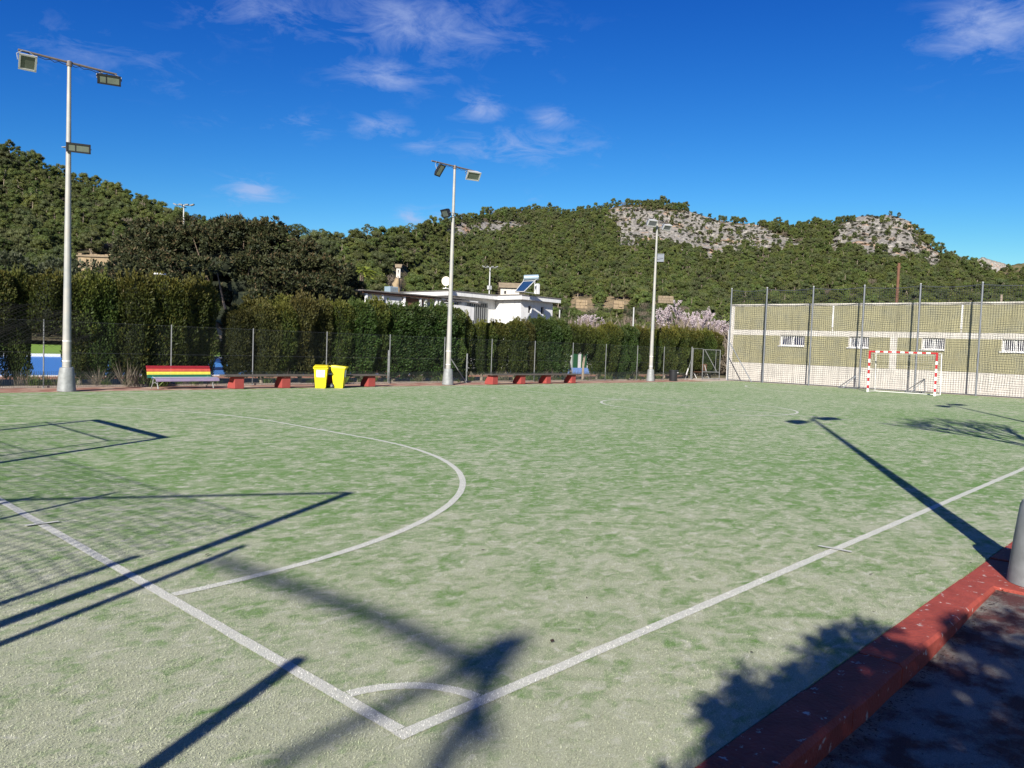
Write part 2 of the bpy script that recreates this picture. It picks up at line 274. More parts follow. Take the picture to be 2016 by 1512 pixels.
# ------------------------------------------------------------------ builders
def tag(o, label=None, cat=None, group=None, kind=None):
    for k, v in (('label', label), ('category', cat), ('group', group), ('kind', kind)):
        if v: o[k] = v
    return o
class MB:
    def __init__(s): s.v = []; s.f = []; s.m = []
    def add(s, vs, fs, mi=0):
        b = len(s.v); s.v += [tuple(map(float, x)) for x in vs]; s.f += [tuple(b+i for i in f) for f in fs]; s.m += [mi]*len(fs); return s
    def box(s, x0, x1, y0, y1, z0, z1, mi=0):
        return s.add([(x0,y0,z0),(x1,y0,z0),(x1,y1,z0),(x0,y1,z0),(x0,y0,z1),(x1,y0,z1),(x1,y1,z1),(x0,y1,z1)],
                     [(0,3,2,1),(4,5,6,7),(0,1,5,4),(1,2,6,5),(2,3,7,6),(3,0,4,7)], mi)
    def bar(s, p0, p1, r0, r1=None, n=8, mi=0, cap=True):
        r1 = r0 if r1 is None else r1
        p0 = np.array(p0, float); p1 = np.array(p1, float); d = p1-p0; L = np.linalg.norm(d)
        if L < 1e-6: return s
        d /= L; a = np.array([0, 0, 1.]) if abs(d[2]) < .9 else np.array([1., 0, 0]); u = np.cross(d, a); u /= np.linalg.norm(u); w = np.cross(d, u)
        ring = [(math.cos(2*math.pi*i/n), math.sin(2*math.pi*i/n)) for i in range(n)]
        vs = [p0+r0*(c*u+q*w) for c, q in ring]+[p1+r1*(c*u+q*w) for c, q in ring]
        fs = [(i, i+n, (i+1) % n+n, (i+1) % n) for i in range(n)]
        if cap: fs += [tuple(range(n)), tuple(range(2*n-1, n-1, -1))]
        return s.add(vs, fs, mi)
    def path(s, pts, r0, r1=None, n=6, mi=0):
        r1 = r0 if r1 is None else r1
        for i in range(len(pts)-1):
            a = r0+(r1-r0)*i/(len(pts)-1); b = r0+(r1-r0)*(i+1)/(len(pts)-1); s.bar(pts[i], pts[i+1], a, b, n, mi)
        return s
    def obox(s, c, ax, ay, az, hx, hy, hz, mi=0):
        c, ax, ay, az = map(np.array, (c, ax, ay, az))
        vs = [c+ax*hx*i+ay*hy*j+az*hz*k for k in (-1, 1) for j in (-1, 1) for i in (-1, 1)]
        return s.add(vs, [(0,2,3,1),(4,5,7,6),(0,1,5,4),(1,3,7,5),(3,2,6,7),(2,0,4,6)], mi)
    def prism(s, prof, y0, y1, mi=0, axis='y'):
        n = len(prof)
        if axis == 'y': vs = [(a, y0, b) for a, b in prof]+[(a, y1, b) for a, b in prof]
        else: vs = [(y0, a, b) for a, b in prof]+[(y1, a, b) for a, b in prof]
        return s.add(vs, [(i, (i+1) % n, (i+1) % n+n, i+n) for i in range(n)]+[tuple(range(n-1, -1, -1)), tuple(range(n, 2*n))], mi)
    def lathe(s, prof, c=(0, 0, 0), n=20, mi=0):
        vs = []
        for r, z in prof:
            for i in range(n): a = 2*math.pi*i/n; vs.append((c[0]+r*math.cos(a), c[1]+r*math.sin(a), c[2]+z))
        fs = []
        for j in range(len(prof)-1):
            for i in range(n): fs.append((j*n+i, j*n+(i+1) % n, (j+1)*n+(i+1) % n, (j+1)*n+i))
        fs += [tuple(range(n-1, -1, -1)), tuple(range((len(prof)-1)*n, len(prof)*n))]
        return s.add(vs, fs, mi)
    def mesh(s, name, mats, smooth=False):
        me = bpy.data.meshes.new(name); me.from_pydata(s.v, [], s.f)
        for m_ in (mats if isinstance(mats, (list, tuple)) else [mats]): me.materials.append(m_)
        if any(s.m): me.polygons.foreach_set('material_index', s.m)
        if smooth:
            me.polygons.foreach_set('use_smooth', [True]*len(me.polygons)); me.set_sharp_from_angle(angle=R(40))
        me.update(); return me
    def build(s, name, mats, parent=None, loc=(0, 0, 0), rz=0, smooth=False, bevel=0):
        o = bpy.data.objects.new(name, s.mesh(name, mats, smooth)); COL.objects.link(o)
        o.parent = parent; o.location = loc; o.rotation_euler = (0, 0, rz)
        if bevel:
            b = o.modifiers.new('edge', 'BEVEL'); b.width = bevel; b.segments = 2; b.limit_method = 'ANGLE'
        return o
def thing(name, label, cat, loc=(0, 0, 0), rz=0, group=None):
    o = bpy.data.objects.new(name, None); COL.objects.link(o); o.location = loc; o.rotation_euler = (0, 0, rz)
    return tag(o, label, cat, group)
def copy_tree(o, parent=None):
    c = o.copy(); COL.objects.link(c)
    if parent is not None: c.parent = parent
    for ch in KIDS.get(o.name, [x for x in bpy.data.objects if x.parent == o]): copy_tree(ch, c)
    return c
KIDS = {}
def nmesh(name, verts, quads, mats, attrs=None, smooth=False, mi=None):
    """numpy mesh of equal-sided faces"""
    me = bpy.data.meshes.new(name); nv = len(verts); nf, k = quads.shape
    me.vertices.add(nv); me.vertices.foreach_set('co', np.asarray(verts, np.float32).ravel())
    me.loops.add(nf*k); me.loops.foreach_set('vertex_index', quads.astype(np.int32).ravel())
    me.polygons.add(nf); me.polygons.foreach_set('loop_start', np.arange(0, nf*k, k, dtype=np.int32))
    for m_ in (mats if isinstance(mats, (list, tuple)) else [mats]): me.materials.append(m_)
    if mi is not None: me.polygons.foreach_set('material_index', np.asarray(mi, np.int32))
    if smooth: me.polygons.foreach_set('use_smooth', [True]*nf)
    me.update(calc_edges=True)
    for k_, v_ in (attrs or {}).items():
        a = me.attributes.new(k_, 'FLOAT', 'POINT'); a.data.foreach_set('value', np.asarray(v_, np.float32))
    return me
def leaves(P, D, length, width, rng, var=None, tip=None):
    """a kite-shaped leaf at each point P along direction D; returns verts, quads, attrs"""
    n = len(P); D = D/np.linalg.norm(D, axis=1)[:, None]
    rnd = rng.normal(size=(n, 3)); Sd = np.cross(D, rnd); Sd /= np.linalg.norm(Sd, axis=1)[:, None]
    L = (length*(.7+.6*rng.random(n)))[:, None]; w = (width*(.7+.6*rng.random(n)))[:, None]
    V = np.stack([P, P+D*L*.5+Sd*w*.5, P+D*L, P+D*L*.5-Sd*w*.5], 1).reshape(-1, 3)
    Q = np.arange(n*4).reshape(n, 4)
    va = rng.random(n) if var is None else np.clip(var+rng.normal(0, .18, n), 0, 1)
    at = {'var': np.repeat(va, 4)}
    at['tip'] = np.repeat(np.zeros(n) if tip is None else tip, 4)
    return V, Q, at
def merge(parts):
    V = []; Q = []; mi = []; A = {'var': [], 'tip': []}; b = 0
    for (v, q, a, m_) in parts:
        V.append(v); Q.append(q+b); mi.append(np.full(len(q), m_)); b += len(v)
        for k in A: A[k].append(a.get(k, np.zeros(len(v))) if a else np.zeros(len(v)))
    return np.concatenate(V), np.concatenate(Q), {k: np.concatenate(x) for k, x in A.items()}, np.concatenate(mi)
def blob(c, r, rng, nu=8, nv=6, rough=.18):
    """lumpy closed ellipsoid as quads"""
    V = []
    for j in range(nv+1):
        th = math.pi*j/nv
        for i in range(nu):
            a = 2*math.pi*i/nu; k = 1+rough*rng.normal()
            V.append((c[0]+r[0]*math.sin(th)*math.cos(a)*k, c[1]+r[1]*math.sin(th)*math.sin(a)*k, c[2]+r[2]*math.cos(th)*k))
    Q = [(j*nu+i, (j+1)*nu+i, (j+1)*nu+(i+1) % nu, j*nu+(i+1) % nu) for j in range(nv) for i in range(nu)]
    return np.array(V), np.array(Q)
def mb_arrays(mb):
    """an MB with bars only -> quads arrays (caps dropped)"""
    fs = [f for f in mb.f if len(f) == 4]; return np.array(mb.v), np.array(fs)
def link(name, me, parent=None, loc=(0, 0, 0), rz=0, sc=None):
    o = bpy.data.objects.new(name, me); COL.objects.link(o); o.parent = parent; o.location = loc; o.rotation_euler = (0, 0, rz)
    if sc is not None: o.scale = sc if isinstance(sc, (tuple, list)) else (sc, sc, sc)
    return o

# ------------------------------------------------------------------ setting: flat ground
CX, CY = 38.92, 19.69
def sheet(name, x0, x1, y0, y1, z, m_, depth=.12, kind='structure'):
    return tag(MB().box(x0, x1, y0, y1, z-depth, z).build(name, m_), kind=kind)
sheet('ground', -2500, 2500, -2500, 2500, -.30, M['soil'], .5)
turf = sheet('artificial_turf', -6.0, 42.42, -.995, 20.5, 0, M['turf'], .25)
xs_ = np.concatenate([[-14, -6, -1], np.arange(0, 6.01, .25), [9, 20, 45, 70]]); vs_ = []
def asp_z(x): u = min(1, max(0, (x-2.6)/2.2)); return -.13+.10*u*u*(3-2*u)
for x in xs_:
    for y in (-16, -4, -2.5, -1.8, -1.2): vs_.append((x, y, asp_z(x)+.004*noise.noise(Vector((x*2, y*2, 0)))))
tag(MB().add(vs_, [(i*5+j, (i+1)*5+j, (i+1)*5+j+1, i*5+j+1) for i in range(len(xs_)-1) for j in range(4)]).build('asphalt_path', M['asphalt'], smooth=True), kind='structure')
sheet('asphalt_end', -14, -6.002, -1.25, 20.5, -.135, M['asphalt'], .14)
sheet('concrete_apron', 42.422, 43.8, -16, 21.9, -.004, M['crack'], .25)
edge = sheet('court_edge_strip', -14, 39.9, 20.502, 22.36, -.012, M['path'], .25)
sheet('gate_threshold', 39.902, 46.0, 20.502, 23.6, -.003, M['crack'], .25)
sheet('garden_soil', -14, 39.9, 22.5, 27.0, -.04, M['soil'], .2)
sheet('terracotta_terrace', -14, 48, 27.002, 29.0, -.05, M['terracotta'], .2)
tag(MB().box(-30, 26, 29.002, 29.35, -.25, -.02).build('pool_coping', M['pooledge']), kind='structure')
mw = bpy.data.materials.new('pool_water'); mw.use_nodes = True
pw = mw.node_tree.nodes['Principled BSDF']; pw.inputs['Base Color'].default_value = (.06, .20, .52, 1); pw.inputs['Roughness'].default_value = .35
pw.inputs['Specular IOR Level'].default_value = .25
wn = N(mw.node_tree, 'ShaderNodeTexNoise', inp={'Scale': 3.0, 'Detail': 3}); wb = N(mw.node_tree, 'ShaderNodeBump', inp={'Strength': .25, 'Distance': .05})
mw.node_tree.links.new(wn.outputs[0], wb.inputs['Height']); mw.node_tree.links.new(wb.outputs[0], pw.inputs['Normal'])
tag(MB().box(-30, 26, 29.352, 52, -.28, -.07).build('pool_water', mw), kind='structure')
tag(MB().box(-30, 26, 52.002, 52.5, -.25, .10).build('pool_coping', M['pooledge']), kind='structure')
sheet('lawn', -40, 34, 52.502, 92, -.02, M['grass'], .2)
# white wall stones along the foot of the far fence
t = tag(thing('fence_kerb', 'low pale stone kerb under the wire fence along the far side', 'kerb', (0, 22.43, 0)))
rg = random.Random(3); x = -8.0; k = 0; base_me = []
for i in range(6):
    w = .8; mb = MB().box(-w/2, w/2, -.06, .06, -.1, .055+.012*rg.random())
    base_me.append(mb.mesh('kerb_stone', M['crack']))
while x < 39:
    w = .55+.5*rg.random(); o = link('kerb_stone', base_me[k % 6], t, (x+w/2, rg.uniform(-.012, .012), rg.uniform(-.015, .005)), rg.uniform(-.015, .015), (w/.8*.98, 1, 1)); x += w; k += 1

# court markings, each a strip lying 4 mm above the turf
def strip(name, pts, w=.075, closed=False, z=.004):
    pts = np.array(pts, float); n = len(pts); vs = []
    for i in range(n):
        a = pts[(i-1) % n] if (closed or i > 0) else pts[i]; b = pts[(i+1) % n] if (closed or i < n-1) else pts[i]
        d = b-a; d /= np.linalg.norm(d); nn = np.array([-d[1], d[0]])
        jl = noise.noise(Vector((pts[i][0]*9, pts[i][1]*9, 1)))*.006; jr = noise.noise(Vector((pts[i][0]*9, pts[i][1]*9, 7)))*.006
        vs += [(*(pts[i]+nn*(w/2+jl)), z), (*(pts[i]-nn*(w/2+jr)), z)]
    fs = [(2*i+1, 2*((i+1) % n)+1, 2*((i+1) % n), 2*i) for i in range(n if closed else n-1)]
    return MB().add(vs, fs).build(name, M['line'], turf)
def seg(a, b, step=.12):
    a = np.array(a, float); b = np.array(b, float); n = max(2, int(np.linalg.norm(b-a)/step)); return [a+(b-a)*i/n for i in range(n+1)]
def arc(c, r, a0, a1, step=.12):
    n = max(8, int(abs(a1-a0)*r/step)); return [np.array([c[0]+r*math.cos(a0+(a1-a0)*i/n), c[1]+r*math.sin(a0+(a1-a0)*i/n)]) for i in range(n+1)]
PI = math.pi
strip('sideline', seg((-.04, 0), (CX+.04, 0))); strip('sideline', seg((-.04, CY), (CX+.04, CY)))
strip('goal_line', seg((0, .042), (0, CY-.042))); strip('goal_line', seg((CX, .042), (CX, CY-.042)))
strip('halfway_line', seg((CX/2, .042), (CX/2, CY-.042)))
strip('centre_circle', arc((CX/2, CY/2), 2.94, 0, 2*PI)[:-1], closed=True, z=.0055)
for (x0, sgn) in ((0, 1), (CX, -1)):
    r = 5.95
    a = [np.array([x0+sgn*(q[0]), q[1]]) for q in arc((0, CY/2-1.5), r, -PI/2, 0)]+[np.array([x0+sgn*q[0], q[1]]) for q in seg((r, CY/2-1.4), (r, CY/2+1.4))]+[np.array([x0+sgn*q[0], q[1]]) for q in arc((0, CY/2+1.5), r, 0, PI/2)]
    a[0][0] += sgn*.045; a[-1][0] += sgn*.045
    strip('goal_area_line', a)
    for yy in (0, CY):
        s2 = 1 if yy == 0 else -1
        strip('corner_arc', [np.array([x0+sgn*q[0], yy+s2*q[1]]) for q in arc((0, 0), .47, .09, PI/2-.09, .05)], w=.07)
    strip('tick_mark', seg((x0-.13, 4.89), (x0+.13, 4.89), .05), w=.05, z=.013)
for xx in (4.77, CX-4.77):
    strip('tick_mark', seg((xx+.01, -.14), (xx-.01, .14), .05), w=.05, z=.013)
strip('penalty_mark', seg((6.05, CY/2-.05), (6.05, CY/2+.05), .05), w=.1); strip('penalty_mark', seg((CX-6.05, CY/2-.05), (CX-6.05, CY/2+.05), .05), w=.1, z=.006)

# near kerb: painted stones with open joints
kerb = thing('red_kerb', 'worn red painted kerb of long stones beside the near sideline', 'kerb', (0, 0, 0))
def kstone(x0, x1, y0=-1.245, y1=-1.0, zt=.0, seed=0):
    nx = max(3, int((x1-x0)/.12)); prof = [(y0+.004, -.16), (y0, -.02), (y0+.02, zt), ((y0+y1)/2, zt+.003), (y1-.004, zt), (y1, -.16)]
    vs = []
    for i in range(nx+1):
        x = x0+(x1-x0)*i/nx
        for j, (yy, zz) in enumerate(prof):
            q = noise.noise(Vector((x*2.3+seed, yy*4, zz*5)))*.006; q2 = noise.noise(Vector((x*11, yy*12, 3)))*.002
            vs.append((x, yy+(q if j < 3 else q*.4), zz+(q*.5+q2 if zz > -.1 else 0)))
    k = len(prof); fs = [(i*k+j, (i+1)*k+j, (i+1)*k+j+1, i*k+j+1) for i in range(nx) for j in range(k-1)]
    fs += [tuple(range(k)), tuple(range(nx*k+k-1, nx*k-1, -1))]
    return MB().add(vs, fs).build('kerb_stone', M['redconc'], kerb, smooth=True)
js = [-7.0, -5.4, -3.9, -2.6, -1.2, .3, 1.745, 2.485, 4.66]
for i in range(len(js)-1): kstone(js[i]+.004, js[i+1]-.004, zt=.004*((i % 3)-1), seed=i*3)
js = [5.62, 7.2, 8.8, 10.4, 12, 13.6, 15.2, 16.8, 18.4, 20, 22, 24, 26, 28, 30, 32, 34, 36, 38, 40, 42.2]
for i in range(len(js)-1): kstone(js[i]+.006, js[i+1]-.006, seed=50+i)
# slab the near mast stands on
slab = MB().box(4.675, 5.60, -1.60, -1.0, -.16, -.008).build('mast_plinth', M['redconc'], kerb, bevel=.008)

# ------------------------------------------------------------------ floodlight masts
def floodlight(parent, c, w, h, d, yaw, tilt, hm, gm, bracket=None, split=False):
    """box lamp: w wide, h high face, d deep; yaw = where it looks, tilt = how far it looks down"""
    f = np.array([math.cos(yaw)*math.cos(tilt), math.sin(yaw)*math.cos(tilt), -math.sin(tilt)])
    ax = np.array([-math.sin(yaw), math.cos(yaw), 0]); az = np.cross(ax, f)*-1
    if az[2] < 0: az = -az
    c = np.array(c, float)
    mb = MB()
    # tapered housing: rear smaller than the face
    vs = [c+ax*sx*w/2*k+az*sz*h/2*k+f*dd for dd, k in ((-d, .72), (0, 1)) for sz in (-1, 1) for sx in (-1, 1)]
    mb.add(vs, [(0,1,3,2),(0,4,5,1),(1,5,7,3),(3,7,6,2),(2,6,4,0),(4,6,7,5)])
    # rim round the glass
    for sx, sz, ww, hh in ((0, 1, w/2, .022), (0, -1, w/2, .022), (1, 0, .022, h/2-.022), (-1, 0, .022, h/2-.022)):
        mb.obox(c+ax*sx*(w/2-.022)+az*sz*(h/2-.022)+f*.014, ax, f, az, ww, .014, hh)
    for i in range(5): mb.obox(c+ax*(i-2)*w*.15-f*(d+.012), ax, f, az, .008, .014, h*.3)
    lam = mb.build('floodlight', hm, parent)
    g = MB().obox(c+f*.006, ax, f, az, w/2-.04, .004, h/2-.04).build('lamp_glass', gm, lam)
    if split: MB().obox(c+f*.014-ax*w*.12, ax, f, az, .012, .006, h/2-.045).build('glass_divider', hm, lam)
    if bracket is not None:
        b = np.array(bracket, float); q = MB()
        for s_ in (-1, 1): q.path([c+ax*s_*(w/2+.012)-f*d*.4, c+ax*s_*(w/2+.012)-f*d*.4+(b-c)*.55, b+ax*s_*w*.18], .012, n=5)
        q.bar(b-ax*w*.2, b+ax*w*.2, .014, n=5)
        q.build('bracket', M['galv'], lam)
    return lam
def mast(loc, label, lamps, rz=0, H=8.82):
    t = thing('floodlight_mast', label, 'floodlight mast', loc, 0, 'floodlight masts round the court')
    MB().lathe([(.235, 0), (.232, .02), (.205, .35), (.178, .60), (.165, .632), (.14, .645), (.112, .645)], n=28).build('base_collar', M['galv'], t, smooth=True)
    MB().lathe([(.108, .60), (.104, 1.3), (.085, 3.5), (.066, 6), (.046, H-.02), (.0, H)], n=20).build('pole', M['pole'], t, smooth=True)
    for z, r in ((.82, .1085), (1.36, .1055)): MB().lathe([(r, z-.012), (r+.003, z-.012), (r+.003, z+.012), (r, z+.012)], n=20).build('painted_band', M['white'], t)
    MB().lathe([(.07, H-.16), (.07, H-.03)], n=12).build('clamp', M['brownarm'], t)
    ca, sa = math.cos(rz), math.sin(rz)
    arm = MB().bar((-1.18*ca, -1.18*sa, H-.06), (1.18*ca, 1.18*sa, H-.06), .032, n=8).build('cross_arm', M['brownarm'], t)
    cab = MB()
    cab.path([((i*.1-.95)*ca, (i*.1-.95)*sa+.01, H-.095-.05*math.sin(i*1.3)**2) for i in range(20)], .008, n=4)
    cab.build('cable', M['blk'], t)
    for L in lamps: floodlight(t, *L)
    return t
DN = R(-90)
mast((5.08, 20.79, 0), 'tall floodlight mast left of the rainbow bench', [
    ((-1.00, -.10, 8.46), .40, .42, .14, R(-100), R(38), M['alu'], M['lampglass'], (-1.02, 0, 8.76)),
    ((.96, -.12, 8.54), .58, .27, .20, R(-112), R(22), M['blk'], M['lampglass'], (.98, 0, 8.76), True),
    ((.18, -.20, 6.52), .58, .25, .14, R(-112), R(12), M['blk'], M['lampglass'], (.05, -.05, 6.5), True)], rz=R(-2))
mast((19.27, 21.12, 0), 'tall floodlight mast to the right of the yellow bins', [
    ((-.90, -.14, 8.42), .36, .50, .08, R(-75), R(35), M['blk'], M['led'], (-.92, 0, 8.76)),
    ((.95, -.10, 8.54), .60, .38, .22, R(-108), R(38), M['alu'], M['lampglass'], (1.0, 0, 8.76)),
    ((-.34, .10, 6.86), .48, .34, .14, R(170), R(28), M['blk'], M['lampglass'], (-.04, 0, 6.8))], rz=R(-2))
mast((34.69, 21.53, 0), 'tall floodlight mast beside the black bin near the wire gate', [
    ((-.62, -.1, 8.56), .58, .36, .26, R(-112), R(35), M['alu'], M['steel'], (-.82, 0, 8.76)),
    ((.85, -.1, 8.52), .52, .34, .26, R(-112), R(40), M['alu'], M['steel'], (.95, 0, 8.76)),
    ((.30, -.06, 6.80), .46, .46, .08, R(-150), R(-12), M['greybox'], M['greybox'], (.05, 0, 6.8))], rz=R(-4))
mast((5.04, -1.475, -.005), 'near floodlight mast standing on the red kerb, only its grey base in view', [
    ((-1.0, .1, 8.42), .75, .45, .30, R(100), R(42), M['blk'], M['lampglass'], (-1.0, 0, 8.76)),
    ((1.0, .1, 8.42), .75, .45, .30, R(80), R(42), M['blk'], M['lampglass'], (1.0, 0, 8.76))], rz=R(18))
mast((18.0, -1.475, -.1), 'floodlight mast out of view beyond the near sideline, seen by its shadow', [
    ((-1.0, .1, 8.42), .75, .45, .30, R(100), R(42), M['blk'], M['lampglass'], (-1.0, 0, 8.76)),
    ((1.0, .1, 8.42), .75, .45, .30, R(80), R(42), M['blk'], M['lampglass'], (1.0, 0, 8.76))], rz=R(18))

# ------------------------------------------------------------------ sports hall wall
wall = thing('sports_wall', 'long olive and cream painted wall behind the far goal', 'wall', (43.8, 0, 0))
WY0, WY1, WT = -16.0, 21.66, 4.72
wins = [(18.32, 16.83), (14.23, 13.14), (10.37, 9.27), (6.63, 5.5), (2.8, 1.7), (-1.2, -2.3)]   # y of window ends
mb = MB().box(0, 3.0, WY0, WY1, -.2, 1.155); mb.box(0, 3.0, WY0, WY1, 2.895, WT)
ys = [WY1]+[v for w_ in wins for v in w_]+[WY0]
for i in range(0, len(ys), 2): mb.box(0, 3.0, ys[i+1], ys[i], 1.157, 2.893)
for a, b in wins: mb.box(0, 3.0, b+.001, a-.001, 1.157, 2.28)
mb.build('masonry', M['cream'], wall)
def panel(y0, y1, z0, z1):   # olive render 15 mm proud of the cream frame
    MB().box(-.015, -.001, y0, y1, z0, z1).build('olive_panel', M['olive'], wall)
for y0, y1 in ((WY0+.02, WY1-.02),): 
    ye = [21.4, 15.2, 8.52, 1.9, -4.8, -11.4, WY0]
    for i in range(len(ye)-1): panel(ye[i+1]+.045, ye[i]-(.045 if i else 0), 3.21, WT-.06)
pil = [21.42, 12.0, 11.62, 2.6, 2.2, -7.0, -7.4, WY0]
for i in range(0, len(pil), 2):
    seg_y = [(a, b) for a, b in wins if pil[i+1] < a < pil[i]]
    cur = pil[i]
    for a, b in seg_y:
        panel(a+.03, cur, 1.16, 2.88); panel(b-.03, a+.03-.002, 1.16, 2.20); cur = b-.032
    panel(pil[i+1], cur, 1.16, 2.88)
for i in range(1, len(ye)-1): MB().box(-.05, -.002, ye[i]-.04, ye[i]+.04, 3.4, WT-.06).build('rain_pipe', M['white'], wall)
MB().box(-.06, 3.06, WY0-.05, WY1+.06, WT+.001, WT+.07).build('coping', M['cream'], wall)
MB().box(-.02, 3.0, WY1+.001, WY1+.12, -.2, 3.2).build('buttress', M['whitewall'], wall)
for a, b in wins:
    MB().box(-.09, .19, b-.03, a+.10, 2.225, 2.278).build('sill', M['white'], wall)
    wf = MB()
    wf.box(.12, .17, b+.002, a-.002, 2.281, 2.33); wf.box(.12, .17, b+.002, a-.002, 2.84, 2.892)
    for yy in (b+.03, (a+b)/2, a-.03): wf.box(.12, .17, yy-.028, yy+.028, 2.331, 2.839)
    w_ = wf.build('window', M['white'], wall)
    MB().box(.20, .21, b+.003, a-.003, 2.30, 2.87).build('pane', M['navyglass'], w_)
    nb = 5
    for h0, h1 in ((b+.06, (a+b)/2-.03), ((a+b)/2+.03, a-.06)):
        for i in range(nb):
            yy = h0+(h1-h0)*(i+.5)/nb; MB().box(.08, .10, yy-.017, yy+.017, 2.29, 2.88).build('bar', M['white'], w_)

# ------------------------------------------------------------------ ball nets
def tri_tubes(P0, P1, r):
    """thin 3-sided cords between point arrays"""
    d = P1-P0; L = np.linalg.norm(d, axis=1)[:, None]; d = d/np.maximum(L, 1e-9)
    a = np.where(np.abs(d[:, 2:3]) < .9, np.array([[0, 0, 1.]]), np.array([[1., 0, 0]])); u = np.cross(d, a); u /= np.linalg.norm(u, axis=1)[:, None]; w = np.cross(d, u)
    V = []
    for P in (P0, P1):
        for k in range(3):
            V.append(P+r*(math.cos(k*2.0944)*u+math.sin(k*2.0944)*w))
    V = np.stack(V, 1); n = len(P0); base = (np.arange(n)*6)[:, None]
    Q = np.concatenate([base+np.array([[k, (k+1) % 3, (k+1) % 3+3, k+3]]) for k in range(3)])
    return V.reshape(-1, 3), Q
def net_mesh(name, y0, y1, z0, z1, cell, r, m_, bulge, posts=(), seed=1):
    ny = int(abs(y1-y0)/cell); nz = int((z1-z0)/cell)
    Y, Z = np.meshgrid(np.linspace(y0, y1, ny+1), np.linspace(z0, z1, nz+1), indexing='ij')
    X = np.zeros_like(Y); dZ = np.zeros_like(Y); dY = np.zeros_like(Y)
    for i in range(ny+1):
        dp = min([abs(Y[i, 0]-p) for p in posts]) if len(posts) else 1.0
        loose = min(1, dp/1.2)
        for j in range(nz+1):
            k = math.sin(math.pi*j/nz)
            q = noise.noise(Vector((Y[i, j]*.55, Z[i, j]*.6, seed))); q2 = noise.noise(Vector((Y[i, j]*.8, Z[i, j]*.5, seed+9))); q3 = noise.noise(Vector((Y[i, j]*.5, Z[i, j]*.9, seed+19)))
            X[i, j] = bulge*q*k*loose; dZ[i, j] = .16*q2*k-.05*loose*k; dY[i, j] = .14*q3*k
            if j == nz: dZ[i, j] = -.10*math.sin(math.pi*min(1, dp/1.42)/2)
    P = np.stack([X, Y+dY, Z+dZ], -1)
    A = np.concatenate([P[:-1].reshape(-1, 3), P[:, :-1].reshape(-1, 3)]); B = np.concatenate([P[1:].reshape(-1, 3), P[:, 1:].reshape(-1, 3)])
    V, Q = tri_tubes(A, B, r); return nmesh(name, V, Q, m_)
nf = thing('ball_net_fence', 'tall blue ball net on steel posts behind the far goal', 'net fence', (42.4, 0, 0))
posts = [20.95, 18.65, 15.86, 13.04, 10.21, 7.36, 4.5, 1.65, -1.2, -4.0]
for i, y in enumerate(posts):
    MB().bar((0, y, -.05), (0, y, 5.67), .045, n=8).build('post', M['steel'] if i else M['steel'], nf, smooth=True)
    MB().bar((0, y, 5.67), (0, y, 5.70), .05, .03, n=8).build('post_cap', M['alu'], nf)
nn = link('netting', net_mesh('netting', 20.9, -4.0, .03, 5.6, .118, .0060, M['net'], .22, posts), nf, (.06, 0, 0)); nn['kind'] = 'stuff'
nn2 = MB()
for z in (5.58, .06):
    for i in range(len(posts)-1):
        n_ = 8; pts = [(.05, posts[i]+(posts[i+1]-posts[i])*k/n_, z-(.10 if z > 1 else .0)*math.sin(PI*k/n_)) for k in range(n_+1)]
        nn2.path(pts, .008 if z > 1 else .022, n=4)
nn2.build('edge_cable', M['steel'], nf)['kind'] = 'stuff'
MB().bar((-.02, 20.95, 2.4), (-.3, 19.2, 0), .03, n=6).build('brace', M['steel'], nf)
# the same kind of net behind the near goal: outside the picture, its shadow falls into it
nf2 = thing('ball_net_fence', 'ball net on steel posts behind the near goal, seen only by its shadow', 'net fence', (-3.4, 0, 0))
def basepost(tip):    # a post whose tip casts its shadow on this ground point, for a fence along X = -3.4
    h = (tip[0]+3.4)/K[0]; return tip[1]-h*K[1], h
for tip, r in (((2.91, 4.55), .055), ((.96, 3.22), .035), ((.22, 3.43), .035), ((.09, .98), .04), ((.3, 6.17), .03), ((.97, 5.95), .03)):
    y, h = basepost(tip); MB().bar((0, y, -.05), (0, y, h), r, n=8).build('post', M['steel'], nf2)
yb, hb = basepost((2.91, 4.55))
MB().bar((0, yb, hb), (-6.4, yb+3.6, hb), .03, n=6).build('top_rail', M['steel'], nf2)
n2 = link('netting', net_mesh('netting', yb+.2, 9.0, .05, 3.3, .10, .006, M['net'], .2, seed=5), nf2, (0, 0, 0), R(4)); n2['kind'] = 'stuff'

